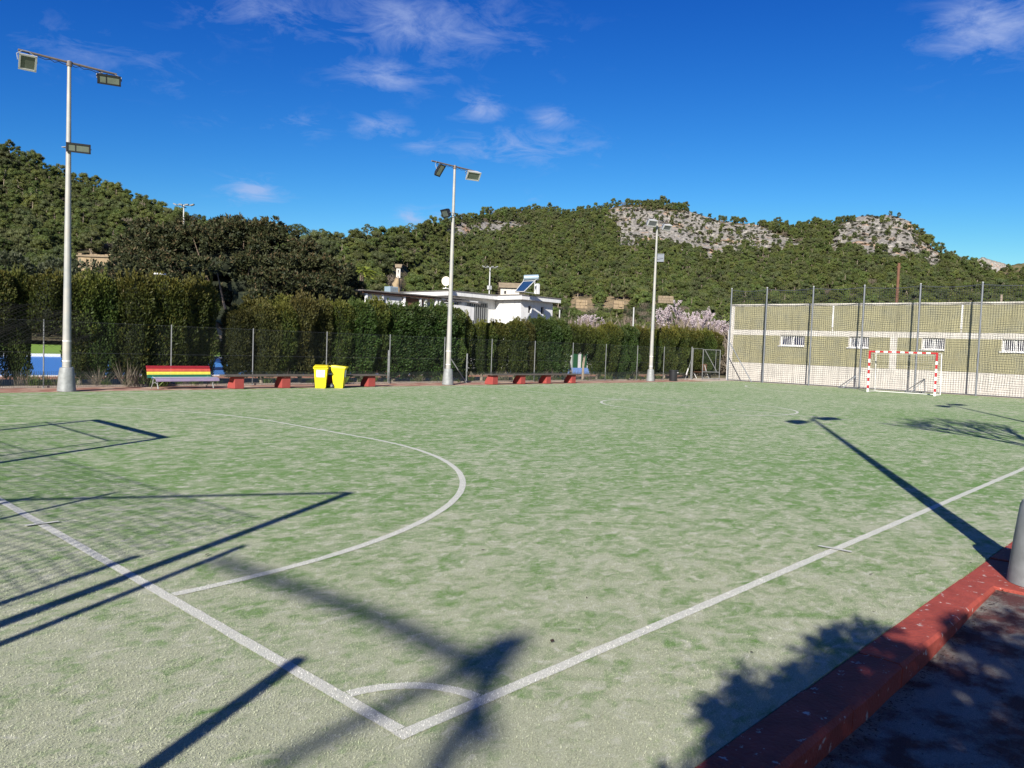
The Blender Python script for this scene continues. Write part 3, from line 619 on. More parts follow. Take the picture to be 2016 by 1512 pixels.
# ------------------------------------------------------------------ goals
def goal(loc, flip, label):
    t = thing('handball_goal', label, 'goal', loc, 0, 'goals of the court')
    t.rotation_euler = (0, 0, PI if flip else 0)         # local +x = behind the goal line
    w, h, s = 1.5, 2.0, .04
    for sy in (-1, 1):
        q = MB(); segs = [.2, .2, .2]; z = 0; cols = []
        n = 11; edges = [0, .20, .36, .56, .74, .92, 1.12, 1.30, 1.50, 1.66, 1.84, 2.08] if sy < 0 else [0, .18, .34, .54, .72, .92, 1.12, 1.30, 1.48, 1.66, 1.82, 2.08]
        for i in range(len(edges)-1):
            q.box(-s, s, sy*(w+s)-s, sy*(w+s)+s, edges[i], edges[i+1], i % 2 if i < 10 else 1)
        q.m = [((k//6) % 2) for k in range(len(q.m))]; q.m[-6:] = [1]*6
        q.build('goal_post', [M['white'], M['red']], t)
    q = MB(); e = np.linspace(-w, w, 16)
    e = [-w, -w+.24]+list(np.linspace(-w+.24, w-.24, 14))[1:-1]+[w-.24, w]
    for i in range(len(e)-1): q.box(-s, s, e[i]+.0005, e[i+1], h, h+2*s)
    q.m = [((k//6+1) % 2) for k in range(len(q.m))]; q.build('crossbar', [M['white'], M['red']], t)
    for sy in (-1, 1):
        r = MB(); y = sy*(w+.02)
        r.bar((.04, y, 2.03), (.82, y, 2.03), .018, n=6); r.bar((.82, y, 2.03), (1.0, y, .03), .02, n=6); r.bar((.04, y, .03), (1.0, y, .03), .018, n=6)
        r.build('net_frame', M['white'], t)
    MB().bar((1.0, -w, .03), (1.0, w, .03), .02, n=6).build('rear_bar', M['white'], t); MB().bar((.82, -w, 2.03), (.82, w, 2.03), .012, n=6).build('rear_bar', M['white'], t)
    # net: back and sides, hanging loose
    A = []; B = []
    def grid(fn, nu, nv):
        P = np.array([[fn(i/nu, j/nv) for j in range(nv+1)] for i in range(nu+1)])
        A.append(P[:-1].reshape(-1, 3)); B.append(P[1:].reshape(-1, 3)); A.append(P[:, :-1].reshape(-1, 3)); B.append(P[:, 1:].reshape(-1, 3))
    def back(u, v): 
        k = noise.noise(Vector((u*4, v*3, 2)))*.14*math.sin(PI*v); return (.82+.16*(1-v)+k, -w+.02+u*(2*w-.04), .02+v*1.99)
    grid(back, 28, 18)
    for sy in (-1, 1): grid(lambda u, v: (.05+u*(.78+.14*(1-v)), sy*(w-.01)+noise.noise(Vector((u*3, v*4, sy)))*.08, .02+v*1.99), 8, 18)
    grid(lambda u, v: (.05+u*.76, -w+.02+v*(2*w-.04), 2.02-.10*math.sin(PI*u)), 7, 28)
    V, Q = tri_tubes(np.concatenate(A), np.concatenate(B), .0028); o = link('netting', nmesh('goal_netting', V, Q, M['netw']), t); o['kind'] = 'stuff'
    return t
goal((CX, CY/2, 0), False, 'red and white striped goal in front of the olive wall')
goal((0, CY/2, 0), True, 'striped goal at the near end, out of view, seen by its shadow')
# ballast frames behind the far goal
for y, dy, lab in ((13.0, 'near the left goal post', 'dark folded steel frame on the ground behind the left goal post'), (9.6, '', 'dark folded steel frame on the ground behind the right goal post')):
    t = thing('steel_frame', lab, 'frame', (41.3, y, 0))
    MB().path([(0, .75, .04), (0, -.15, .75), (0, -.2, .04)], .025, n=6).bar((0, .75, .04), (0, -.2, .04), .025, n=6).build('triangle', M['steel'], t)
    MB().path([(-.55, .3, .04), (0, -.15, .72)], .02, n=6).build('stay', M['steel'], t)

# ------------------------------------------------------------------ far fence
fe = thing('wire_fence', 'wire mesh fence on thin posts along the far side of the court', 'fence', (0, 22.3, 0))
for x in (-7.8, -4.6, -1.4, 1.7, 4.95, 8.55, 11.34, 14.28, 17.2, 20.1, 22.94, 25.86, 28.75, 31.54, 34.47, 37.2):
    MB().bar((x, 0, -.05), (x, 0, 1.94), .019, n=8).build('post', M['post'], fe)
MB().bar((17.26, .15, 0), (17.26, .15, 1.31), .03, n=6).build('stake', M['galv'], fe); MB().bar((21.9, .5, 0), (21.9, .5, 1.25), .035, n=6).build('stake', M['galv'], fe)
A = []; B = []
xs = np.arange(-8, 39.5, .055)
A.append(np.stack([xs, xs*0-.03, xs*0+.04], 1)); B.append(np.stack([xs, xs*0-.03, xs*0+.46+.02*np.sin(xs*1.7)], 1))
for z in np.arange(.06, .47, .055):
    x2 = np.arange(-8, 39.4, .8); A.append(np.stack([x2, x2*0-.028, x2*0+z], 1)); B.append(np.stack([x2+.8, x2*0-.028, x2*0+z], 1))
V, Q = tri_tubes(np.concatenate(A), np.concatenate(B), .0032); o = link('low_mesh', nmesh('low_mesh', V, Q, M['wire']), fe); o['kind'] = 'stuff'
xs = np.arange(-10, 39, .075); A = np.stack([xs, xs*0, xs*0+.02], 1); B = np.stack([xs+1.9, xs*0, xs*0+1.9], 1)
A2 = np.stack([xs+1.9, xs*0+.006, xs*0+.02], 1); B2 = np.stack([xs, xs*0+.006, xs*0+1.9], 1)
V, Q = tri_tubes(np.concatenate([A, A2]), np.concatenate([B, B2]), .0008); o = link('chain_link', nmesh('chain_link', V, Q, M['wire']), fe); o['kind'] = 'stuff'
MB().bar((-8, 0, 1.9), (39.6, 0, 1.9), .002, n=4).bar((-8, 0, 1.0), (39.6, 0, 1.0), .002, n=4).build('tension_wire', M['steel'], fe)
MB().bar((19.9, -.3, 1.35), (21.1, -.35, 0), .022, n=6).build('guy_strut', M['galv'], fe)
# slack dark net on the left
A = []; B = []
nu, nv = 60, 14
P = np.array([[(-3+9.2*i/nu, -.12-.05*math.sin(i*.7), 2.15+.35*math.sin(PI*i/nu*1.0)-(.95+.35*math.sin(PI*i/nu))*j/nv+.05*math.sin(i*.9+j)) for j in range(nv+1)] for i in range(nu+1)])
A = np.concatenate([P[:-1, :-1].reshape(-1, 3), P[:-1, 1:].reshape(-1, 3)]); B = np.concatenate([P[1:, 1:].reshape(-1, 3), P[1:, :-1].reshape(-1, 3)])
V, Q = tri_tubes(A, B, .0035); o = link('slack_net', nmesh('slack_net', V, Q, M['rubber']), fe); o['kind'] = 'stuff'

# gate
gt = thing('wire_gate', 'half open galvanised wire gate in its frame by the end of the wall', 'gate', (40.3, 22.3, 0))
MB().bar((0, 0, 0), (0, 0, 2.0), .03, n=8).bar((.13, 0, 0), (.13, 0, 1.93), .028, n=8).bar((0, 0, 1.90), (1.35, 0, 1.90), .015, n=6).build('gate_frame', M['post'], gt)
q = MB()
a0 = np.array([1.28, -.05, 0]); a1 = np.array([2.15, -.75, 0])
for p_, h0, h1 in ((a0, .06, 1.88), (a1, .06, 1.86)): q.bar(p_+[0, 0, h0], p_+[0, 0, h1], .024, n=6)
for z in (.07, .48, 1.86): q.bar(a0+[0, 0, z], a1+[0, 0, z], .018, n=6)
q.bar(a0+[0, 0, 1.84]+(a1-a0)*.1, a0+(a1-a0)*.85+[0, 0, .5], .022, n=6); q.bar(a0+(a1-a0)*.75+[0, 0, .5], a0+(a1-a0)*.75+[0, 0, 1.84], .015, n=6)
q.build('gate_leaf', M['post'], gt)
d = (a1-a0); A = []; B = []
for k in np.linspace(0, 1, 18): A.append(a0+d*k+[0, 0, .08]); B.append(a0+d*k+[0, 0, 1.85])
for z in np.arange(.1, 1.85, .07): A.append(a0+[0, 0, z]); B.append(a1+[0, 0, z])
V, Q = tri_tubes(np.array(A), np.array(B), .003); o = link('gate_mesh', nmesh('gate_mesh', V, Q, M['wire']), gt); o['kind'] = 'stuff'
pd = thing('paddle', 'white bladed pole leaning on the gate frame', 'paddle', (39.0, 22.0, 0))
MB().bar((.15, 0, .0), (1.22, .25, 1.28), .014, n=6).build('shaft', M['galv'], pd)
MB().obox((.36, .0, .48), (.66, .15, .73), (-.2, .98, 0), (-.72, -.12, .68), .25, .015, .055).build('blade', M['white'], pd, bevel=.01)

# ------------------------------------------------------------------ benches
rb = thing('rainbow_bench', 'slatted park bench painted in rainbow stripes', 'bench', (7.44, 21.05, 0), R(1.0))
L = 1.98
prof_b = [(.44, .655, 'r1'), (.415, .612, 'r2'), (.395, .566, 'o1'), (.380, .520, 'o2'), (.368, .474, 'y1'), (.358, .428, 'y2'), (.345, .382, 'g1'), (.325, .336, 'g2')]
for i, (y, z, c) in enumerate(prof_b):
    MB().obox((L/2+.02, y, z), (1, 0, 0), (0, .3, .95), (0, .95, -.3), L/2, .0185, .011).build('slat', M[c], rb, bevel=.004)
seat = [(.27, .315, 'b1'), (.21, .33, 'b1'), (.15, .335, 'v0'), (.09, .33, 'v0'), (.03, .315, 'v1'), (-.015, .285, 'v2'), (-.035, .245, 'v2')]
for i, (y, z, c) in enumerate(seat):
    k = max(0, 3-i if i > 4 else 0); tilt = [0, 0, 0, .1, .5, .9, 1.3][i]
    MB().obox((L/2+.12, y, z), (1, 0, 0), (0, math.cos(tilt), math.sin(tilt)), (0, -math.sin(tilt), math.cos(tilt)), L/2, .025, .011).build('slat', M[c], rb, bevel=.004)
for x in (.18, L-.08):
    q = MB().path([(x, -.06, 0), (x, .0, .14), (x, -.02, .27), (x, .1, .30), (x, .30, .29), (x, .37, .40), (x, .46, .66)], .018, n=6)
    q.path([(x, .42, 0), (x, .33, .14), (x, .28, .28)], .018, n=6); q.path([(x, 0, .14), (x, .17, .19), (x, .33, .14)], .012, n=6)
    q.build('leg', M['galv'], rb)
def block_bench(loc, xs, x0, x1, label, rz):
    t = thing('plank_bench', label, 'bench', loc, rz, 'long plank benches on red blocks')
    for x in xs:
        MB().prism([(-.02, 0), (.46, 0), (.46, .10), (.27, .385), (-.02, .385)], x-.16, x+.16, axis='x').build('block', M['redblock'], t, bevel=.012)
    n = 3
    for i in range(n):
        y = -.07+i*.155; MB().box(x0, x1, y-.02, y+.125, .387+.002*i, .436).build('plank', M['plank'], t, bevel=.006)
    MB().box(x0+.1, x1-.1, .0, .05, .345, .386).build('rail', M['plank'], t) if False else None
    return t
block_bench((0, 20.62, 0), [9.98, 11.63, 13.32, 15.10], 9.5, 15.75, 'long plank bench on red blocks with the yellow bins in front', 0)
block_bench((21.6, 20.72, 0), [0, 1.78, 3.55, 5.42], -.28, 5.85, 'shorter plank bench on four red blocks right of the middle mast', R(1.0))
# dark park bench by the wall end
pb = thing('park_bench', 'dark brown slatted bench in the shade between the gate and the wall', 'bench', (42.6, 23.3, 0), R(-12))
for z in (.5, .62, .74, .84): MB().box(-.1, 1.5, .42, .45, z, z+.09).build('slat', M['brownwood'], pb)
for y in (.05, .17, .29): MB().box(-.1, 1.5, y, y+.1, .40, .43).build('slat', M['brownwood'], pb)
for x in (.1, 1.3): MB().path([(x, 0, 0), (x, .25, .38), (x, .45, .9)], .02, n=6).path([(x, .5, 0), (x, .25, .38)], .02, n=6).build('leg', M['alu'], pb)

# bins
def wheelie(loc, rz, label):
    t = thing('wheelie_bin', label, 'bin', loc, rz, 'yellow wheelie bins')
    H = .70; pr = [(0, .17, .17), (H, .225, .235)]
    vs = []
    for z, hx, hy in pr:
        for sx, sy in ((-1, -1), (1, -1), (1, 1), (-1, 1)): vs.append((sx*hx, sy*hy+(.03 if z == 0 else 0)*0, z))
    vs[2] = (vs[2][0], vs[2][1]-.03, .0); vs[3] = (vs[3][0], vs[3][1]-.03, .0)
    MB().add(vs, [(0,3,2,1),(4,5,6,7),(0,1,5,4),(1,2,6,5),(2,3,7,6),(3,0,4,7)]).build('body', M['yellow'], t, bevel=.015)
    MB().box(-.245, .245, -.255, .225, H-.045, H+.012).build('rim', M['yellow'], t, bevel=.01)
    MB().add([(-.25, -.30, H+.014), (.25, -.30, H+.014), (.25, .24, H+.014), (-.25, .24, H+.014), (-.22, -.25, H+.045), (.22, -.25, H+.045), (.22, .22, H+.085), (-.22, .22, H+.085)],
             [(0,3,2,1),(4,5,6,7),(0,1,5,4),(1,2,6,5),(2,3,7,6),(3,0,4,7)]).build('lid', M['yellow'], t, bevel=.01)
    MB().bar((-.17, .30, H+.05), (.17, .30, H+.05), .014, n=8).bar((-.14, .22, H+.03), (-.14, .30, H+.05), .013, n=6).bar((.14, .22, H+.03), (.14, .30, H+.05), .013, n=6).build('handle', M['yellow'], t)
    for sx in (-1, 1):
        w_ = MB().bar((sx*.19, .20, .085), (sx*.235, .20, .085), .085, n=16).build('wheel', M['rubber'], t)
        MB().bar((sx*.23, .20, .085), (sx*.24, .20, .085), .04, n=12).build('hub', M['steel'], w_)
    # sticker lies on the sloping front
    def fr(x, z): return (x, -(.17+.065*z/H)-.004, z)
    MB().add([fr(-.13, .38), fr(.13, .38), fr(.14, .62), fr(-.14, .62)], [(0, 1, 2, 3)]).build('label', M['sticker'], t)
    MB().add([fr(-.035, .315), fr(.035, .318), fr(.035, .333), fr(-.035, .330)], [(0, 1, 2, 3)]).build('stamp', M['blk'], t)
    return t
wheelie((12.78, 20.33, 0), R(-38), 'yellow bin showing its labelled front, left of the pair')
wheelie((13.42, 20.22, 0), R(45), 'yellow bin turned sideways with one black wheel in view')
bb = thing('litter_bin', 'round black litter bin beside the right mast', 'bin', (36.75, 21.35, 0))
MB().lathe([(.22, 0), (.225, .05), (.25, .55), (.25, .56)], n=20).build('body', M['blk'], bb, smooth=True)
MB().lathe([(.235, .561), (.27, .561), (.27, .61), (.235, .625)], n=20).build('rim', M['blk'], bb)
MB().box(.0, .12, -.262, -.25, .46, .50).build('sticker', M['white'], bb)
# loose stones along the far strip
sg = np.random.default_rng(5)
for i, (px, py, s_) in enumerate([(1239, 748, .16), (1272, 748, .10), (1180, 745, .28), (1367, 744, .20), (155, 757, .16)]):
    p_ = on_plane(px, py, 2, .0); V, Q = blob((0, 0, s_*.4), (s_*.5, s_*.42, s_*.5), sg, 8, 5, .08)
    tag(link('rock', nmesh('rock', V, Q, M['crack']), None, (p_[0], max(p_[1], 21.7), -.02)),
        ['pale boulder by the fence left of the right mast', 'small white stone at the foot of the right mast', 'grey boulder behind the fence by the green doors', 'pale stone inside the open gateway', 'pale stone behind the left mast base'][i], 'stone')

# ------------------------------------------------------------------ hedges
def shrub_mesh(name, seed, H, rx, ry, z0, n, m_, waist=1.0, feather=0, tipk=1.0):
    rng = np.random.default_rng(seed)
    # lumps: secondary bushy leaders so the face of the hedge is uneven
    nl = 26; la = rng.uniform(0, 2*PI, nl); lz = rng.uniform(z0+.1, H-.15, nl); lr = rng.uniform(.22, .42, nl)
    def rad(a, z):
        u = (z-z0)/(H-z0)
        base = np.where(u < .12, .78+1.8*u, 1.0)*np.where(u > .86, np.sqrt(np.clip(1-((u-.86)/.16)**2, 0, 1)), 1.0)
        base = np.where(u < .45, base*(waist+(1-waist)*u/.45), base)
        return base
    a = rng.uniform(0, 2*PI, n); z = z0+(H-z0)*rng.random(n)**.85
    k = rad(a, z)
    bump = np.zeros(n)
    for i in range(nl):
        da = (a-la[i]+PI) % (2*PI)-PI; bump += .22*np.exp(-((da*.7)**2+((z-lz[i])*.8)**2)/(lr[i]**2*.5))
    bump = np.minimum(bump, .34)
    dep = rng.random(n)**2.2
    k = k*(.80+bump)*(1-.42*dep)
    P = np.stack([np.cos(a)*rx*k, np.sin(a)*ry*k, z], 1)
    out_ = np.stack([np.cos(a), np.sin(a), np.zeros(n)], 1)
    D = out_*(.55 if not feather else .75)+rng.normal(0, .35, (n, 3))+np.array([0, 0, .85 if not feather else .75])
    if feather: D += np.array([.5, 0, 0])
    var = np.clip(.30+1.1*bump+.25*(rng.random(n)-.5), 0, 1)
    tip = np.clip((P[:, 2]-(H-.75))/.75, 0, 1)*.8*rng.random(n)*tipk + (rng.random(n) < .07)*.5
    V, Q, at = leaves(P, D, np.full(n, .092), np.full(n, .042), rng, var, np.clip(tip, 0, 1))
    # sprigs breaking the top line
    m2 = 380; a2 = rng.uniform(0, 2*PI, m2); rr = np.sqrt(rng.random(m2)); j = rng.integers(0, 10, m2); sa = rng.uniform(0, 2*PI, 10); sr = rng.random(10)*.7; sh = rng.uniform(.08, .42, 10)
    P2 = np.stack([rx*sr[j]*np.cos(sa[j])+rng.normal(0, .03, m2), ry*sr[j]*np.sin(sa[j])+rng.normal(0, .03, m2), H-.12+sh[j]*rng.random(m2)], 1)
    D2 = rng.normal(0, .3, (m2, 3))+np.array([0, 0, 1.]); V2, Q2, at2 = leaves(P2, D2, np.full(m2, .11), np.full(m2, .035), rng, np.full(m2, .6), np.full(m2, .5*tipk))
    Vc, Qc = blob((0, 0, (z0+H)/2), (rx*.62, ry*.60, (H-z0)/2*.93), rng, 10, 9, .08)  # dark solid core added inside the leaves to block light
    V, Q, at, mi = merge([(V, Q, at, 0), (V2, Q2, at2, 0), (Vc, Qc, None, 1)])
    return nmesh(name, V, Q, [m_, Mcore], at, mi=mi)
HD = {}
def hedge_kinds(key, m_, H, z0, waist, n=6500, feather=0, tipk=1.0, cnt=4):
    HD[key] = [shrub_mesh('shrub', hash_(key, i), H, .74, .62, z0, n, m_, waist, feather, tipk) for i in range(cnt)]
def hash_(k, i): return sum(ord(c) for c in k)*7+i*13
hedge_kinds('tall', Mhedge, 3.3, .14, .90, 12500); hedge_kinds('dull', Mhedge2, 3.0, .22, .92, 11000, tipk=.8); hedge_kinds('fresh', Mhedge3, 3.1, .12, .97, 12500, feather=1, tipk=.5, cnt=3)
hedge_kinds('olive', Mhedge, 2.95, .28, .90, 11000, tipk=1.2)
trunk_me = []
for i in range(4):
    q = MB(); r_ = random.Random(40+i); q.path([(0, 0, -.1), (r_.uniform(-.05, .05), 0, .4), (r_.uniform(-.1, .1), 0, 1.0), (r_.uniform(-.12, .12), 0, 1.7)], .085, .04, n=7)
    q.path([(0, 0, .5), (r_.uniform(-.35, .35), -.1, 1.3)], .04, .02, n=5); trunk_me.append(q.mesh('trunk', M['palebark']))
hr = random.Random(21)
def prof_top(x, table): return float(np.interp(x, [a for a, b in table], [b for a, b in table]))
TOP = [(-6, 3.4), (4.3, 3.34), (5.1, 3.38), (6.2, 3.18), (7.5, 3.42), (8.6, 3.6), (10.2, 3.45), (10.7, 3.1), (11.1, 2.66), (12.3, 2.86), (15.3, 3.2), (19.3, 3.3), (22.3, 3.22), (23.4, 2.75), (25.7, 2.85), (29.6, 3.05), (31.2, 2.7), (34, 3.0), (38.7, 3.05), (46, 3.2)]
def hedge(label, items):
    t = thing('hedge', label, 'hedge', (items[0][0], 24.0, -.04), 0, 'clipped conifer hedges behind the far fence')
    for (x, key, zs) in items:
        me = HD[key][hr.randrange(len(HD[key]))]
        H0 = {'tall': 3.3, 'dull': 3.0, 'fresh': 3.1, 'olive': 2.95}[key]; topz = prof_top(x, TOP)+hr.uniform(-.16, .14)
        o = link('shrub', me, t, (x-items[0][0], hr.uniform(-.22, .22), 0), (hr.uniform(0, 2*PI) if key != 'fresh' else hr.uniform(-.3, .3)), (zs, zs, topz/H0))
        link('trunk', trunk_me[hr.randrange(4)], o, (0, 0, 0), hr.uniform(0, 6))
    return t
hedge('tall dark green hedge behind the left mast and the rainbow bench', [(-5.2, 'tall', 1), (-4.1, 'tall', 1), (-3.0, 'tall', 1), (-1.9, 'tall', 1), (-.8, 'tall', 1), (.3, 'tall', 1), (1.5, 'tall', 1.1), (2.65, 'tall', .95), (3.55, 'tall', .78), (4.75, 'tall', .64),
    (6.5, 'tall', .74), (7.05, 'tall', 1.0), (7.95, 'tall', 1.1), (8.9, 'tall', 1.1), (9.65, 'tall', 1.0), (10.3, 'tall', .76)])
# high growth joining the crowns over the gaps at the left
HT = shrub_mesh('shrub', 77, 3.3, .8, .62, 1.55, 6500, Mhedge, 1.0)
hg = thing('hedge', 'bushy upper growth of the tall hedge over the gap left of the left mast', 'hedge', (4.3, 24.1, -.04))
for x in (-.35, 1.3, 2.1): link('shrub', HT, hg, (x, hr.uniform(-.1, .1), 0), hr.uniform(0, 6), (1, 1, prof_top(4.3+x, TOP)/3.3))
hedge('brownish middle hedge behind the plank bench and yellow bins', [(11.6, 'dull', .84), (12.5, 'dull', .85), (13.35, 'olive', .95), (14.2, 'dull', .95), (15.1, 'dull', .95), (16.0, 'olive', 1), (16.9, 'fresh', 1.05), (17.8, 'olive', 1.05)])
hedge('dense fresh green hedge around the middle mast', [(18.8, 'fresh', 1.25), (19.9, 'fresh', 1.25), (21.0, 'fresh', 1.25), (22.0, 'fresh', 1.1), (22.75, 'tall', .8)])
hedge('green hedge behind the second plank bench', [(24.1, 'olive', .9), (25.1, 'olive', .95), (26.1, 'olive', .95), (27.0, 'dull', .9), (27.9, 'fresh', 1.05), (28.8, 'fresh', 1.05), (29.7, 'fresh', 1.0)])
HT2 = shrub_mesh('shrub', 78, 2.95, .8, .62, 1.42, 5000, Mhedge, 1.0)
hg = thing('hedge', 'growth arching over the green doors', 'hedge', (31.2, 24.0, -.04))
for x in (-.5, .6): link('shrub', HT2, hg, (x, 0, 0), hr.uniform(0, 6), (1, 1, .96)); link('trunk', trunk_me[2], hg, (x, 0, 0), x)
hedge('olive green hedge behind the right mast and the gate', [(32.9, 'olive', .95), (33.9, 'olive', 1.0), (34.9, 'fresh', 1.0), (36.0, 'fresh', 1.05), (37.1, 'olive', 1.05), (38.3, 'olive', 1.0), (39.9, 'olive', 1.05), (41.0, 'olive', 1.1), (42.2, 'olive', 1.1), (43.4, 'olive', 1.1), (44.7, 'olive', 1.1), (46.0, 'olive', 1.1)])

# weeds along the far fence
def tuft_mesh(seed, n=40, h=.28, w=.018, m_=Mtuft):
    rng = np.random.default_rng(seed); P = rng.normal(0, .05, (n, 3)); P[:, 2] = 0; D = rng.normal(0, .45, (n, 3)); D[:, 2] = 1
    V, Q, at = leaves(P, D, np.full(n, h), np.full(n, w), rng); return nmesh('weed', V, Q, m_, at)
tm = [tuft_mesh(3), tuft_mesh(4, 60, .35), tuft_mesh(5, 30, .2), tuft_mesh(6, 40, .5, .012, Mbrush)]
allv = []
for i in range(150):
    x = hr.uniform(-4, 39); y = 22.38+abs(hr.gauss(.15, .35)); s_ = hr.uniform(.5, 1.2); allv.append((x, y, s_, hr.uniform(0, 6), hr.choice([0, 1, 2, 3])))
for (x, s_) in ((8.0, 1.5), (8.25, 1.2), (15.0, 1.3), (16.1, 1.0), (14.6, 1.2), (7.2, 1.5), (7.5, 1.2)): allv.append((x, 22.25, s_, x*3, 3 if x < 8 else 1))
parts = []
for (x, y, s_, a, k) in allv:
    me = tm[k]; co = np.empty(len(me.vertices)*3, np.float32); me.vertices.foreach_get('co', co); co = co.reshape(-1, 3)*s_
    V = np.stack([co[:, 0]*math.cos(a)-co[:, 1]*math.sin(a)+x, co[:, 0]*math.sin(a)+co[:, 1]*math.cos(a)+y, co[:, 2]-.03], 1)
    va = np.empty(len(me.vertices), np.float32); me.attributes['var'].data.foreach_get('value', va)
    parts.append((V, np.arange(len(V)).reshape(-1, 4), {'var': va}, 1 if k == 3 else 0))
V, Q, at, mi = merge(parts)
tag(link('weeds', nmesh('weeds', V, Q, [Mtuft, Mbrush], at, mi=mi)), 'green and dry weeds growing along the foot of the far fence', 'weeds', kind='stuff')

# ------------------------------------------------------------------ small things behind the hedge
q0 = on_plane(1130, 742, 1, 30.2); q1 = on_plane(1148, 742, 1, 30.2)
hut = thing('changing_hut', 'white hut with two green doors glimpsed through the hedge arch', 'hut', (q0[0], 30.2, 0))
MB().box(-1.6, 2.6, 0, 2, -.1, 2.2).build('wall', M['whitewall'], hut)
for x in (0, q1[0]-q0[0]): MB().box(x-.30, x+.30, -.03, -.002, -.05, 1.45).build('door', M['greendoor'], hut)
MB().box(-1.6, 2.6, -.035, -.031, -.05, .35).build('skirting', M['bluewall'], hut)
bw = tag(MB().box(31.6, 35.5, 29.3, 29.5, -.1, .22).build('low_wall', M['bluewall']), 'low blue wall of the pool yard seen under the hedge', 'wall')
pw_ = tag(MB().box(22.0, 27.2, 31.2, 31.4, -.1, .55).build('low_wall', M['terracotta']), 'low terracotta wall behind the second plank bench', 'wall')

# street lamp behind the tall hedge
b = at_depth(320, 562, 34); sl = thing('solar_lamp', 'white solar street lamp above the tall hedge', 'street lamp', (b[0], b[1], 0))
MB().bar((0, 0, 0), (0, 0, 4.15), .05, n=8).build('pole', M['white'], sl)
MB().obox((-.12, 0, 4.22), rt.tolist(), (rt[1]*-1, rt[0], 0), (0, 0, 1), .20, .14, .03).build('lamp_head', M['white'], sl)
b = at_depth(1770, 518, 60); up_ = thing('utility_pole', 'brown wooden pole standing behind the olive wall', 'pole', (b[0], b[1], 0))
MB().bar((0, 0, 0), (0, 0, b[2]), .13, .10, n=10).build('pole', M['brownwood'], up_)
MB().obox((0, 0, b[2]-.3), rt.tolist(), (-rt[1], rt[0], 0), (0, 0, 1), .16, .05, .04).build('crosspiece', M['brownwood'], up_)
b = at_depth(1972, 580, 58); up_ = thing('short_post', 'short pale wooden post just above the top of the olive wall', 'post', (b[0], b[1], 0))
MB().bar((0, 0, 0), (0, 0, b[2]), .09, .08, n=8).build('post', M['palebark'], up_)
for px, y0, lab in ((1102, 610, 'thin white stake beside the clubhouse corner'), (1248, 605, 'thin white stake between the two blossom trees')):
    b = at_depth(px, y0, 62); q = thing('stake', lab, 'stake', (b[0], b[1], 0)); MB().bar((0, 0, 0), (0, 0, b[2]), .05, n=6).build('post', M['alu'], q)

# ------------------------------------------------------------------ clubhouse
ch = thing('clubhouse', 'white flat-roofed clubhouse behind the hedge', 'building', (39.1, 35.5, 0))
Zr = 5.3
poly = [(-4.6, 12.0), (-4.6, 2.4), (0, 2.4), (0, 0), (4.35, 0), (4.35, 12.0)]
n = len(poly)
def slab_poly(poly, z0, z1, m_, name, par):
    n = len(poly); vs = [(x, y, z0) for x, y in poly]+[(x, y, z1) for x, y in poly]
    return MB().add(vs, [(i, (i+1) % n, (i+1) % n+n, i+n) for i in range(n)]+[tuple(range(n-1, -1, -1)), tuple(range(n, 2*n))]).build(name, m_, par)
slab_poly(poly, Zr-.30, Zr, M['whitewall'], 'roof', ch)
slab_poly([(-4.66, 12.1), (-4.66, 2.34), (-.06, 2.34), (-.06, -.06), (4.41, -.06), (4.41, 12.1)], Zr+.002, Zr+.05, M['roofgrey'], 'roof_trim', ch)
def wallbox(x0, x1, y0, y1, name='wall'): return MB().box(x0, x1, y0, y1, -.1, Zr-.302).build(name, M['whitewall'], ch)
wallbox(-4.3, .38, 3.0, 3.2); wallbox(.4, .6, .45, 3.2)
# wall with two small windows
mb = MB(); W_ = [(1.22, 1.58), (2.62, 2.98)]; z0, z1 = 4.10, 4.62
cur = .602
for a, b in W_: mb.box(cur, a, .45, .65, -.1, Zr-.302); mb.box(a, b, .45, .65, -.1, z0); mb.box(a, b, .45, .65, z1, Zr-.302); cur = b
mb.box(cur, 3.95, .45, .65, -.1, Zr-.302); mb.build('wall', M['whitewall'], ch)
for a, b in W_:
    f_ = MB().box(a, b, .60, .62, z0, z0+.03).box(a, b, .60, .62, z1-.03, z1).box(a, a+.03, .60, .62, z0+.031, z1-.031).box(b-.03, b, .60, .62, z0+.031, z1-.031).build('window', M['steel'], ch)
    MB().box(a+.005, b-.005, .63, .64, z0+.005, z1-.005).build('pane', M['dark'], f_)
wallbox(3.75, 3.95, .651, 11.5)
# barred terrace doors
def bars(x0, x1, y, z0, z1, nb):
    d_ = MB().box(x0, x1, y-.03, y-.01, z0, z1).build('glass_door', M['dark'], ch)
    f_ = MB().box(x0-.05, x1+.05, y-.08, y-.04, z1, z1+.05).box(x0-.05, x0, y-.08, y-.04, z0, z1).box(x1, x1+.05, y-.08, y-.04, z0, z1).build('grille_frame', M['galv'], d_)
    for i in range(nb):
        x = x0+(x1-x0)*(i+.5)/nb; MB().box(x-.035, x+.035, y-.07, y-.05, z0, z1-.002).build('bar', M['galv'], d_)
a_ = on_plane(921, 594, 1, 38.45)[0]-39.1; b_ = on_plane(959, 596, 1, 38.45)[0]-39.1
bars(a_, b_, 3.0, 2.4, 4.66, 9)
a_ = on_plane(884, 594, 1, 38.45)[0]-39.1; b_ = on_plane(901, 594, 1, 38.45)[0]-39.1
bars(a_, b_, 3.0, 2.4, 4.72, 4)
c_ = on_plane(905, 590, 1, 38.4); MB().box(c_[0]-39.1-.17, c_[0]-39.1+.17, 2.86, 2.99, c_[2]-.25, c_[2]+.12).build('wall_lamp', M['steel'], ch)
# left part: recessed grey wall under the roof
wallbox(-4.32, -4.12, 3.201, 11.5)
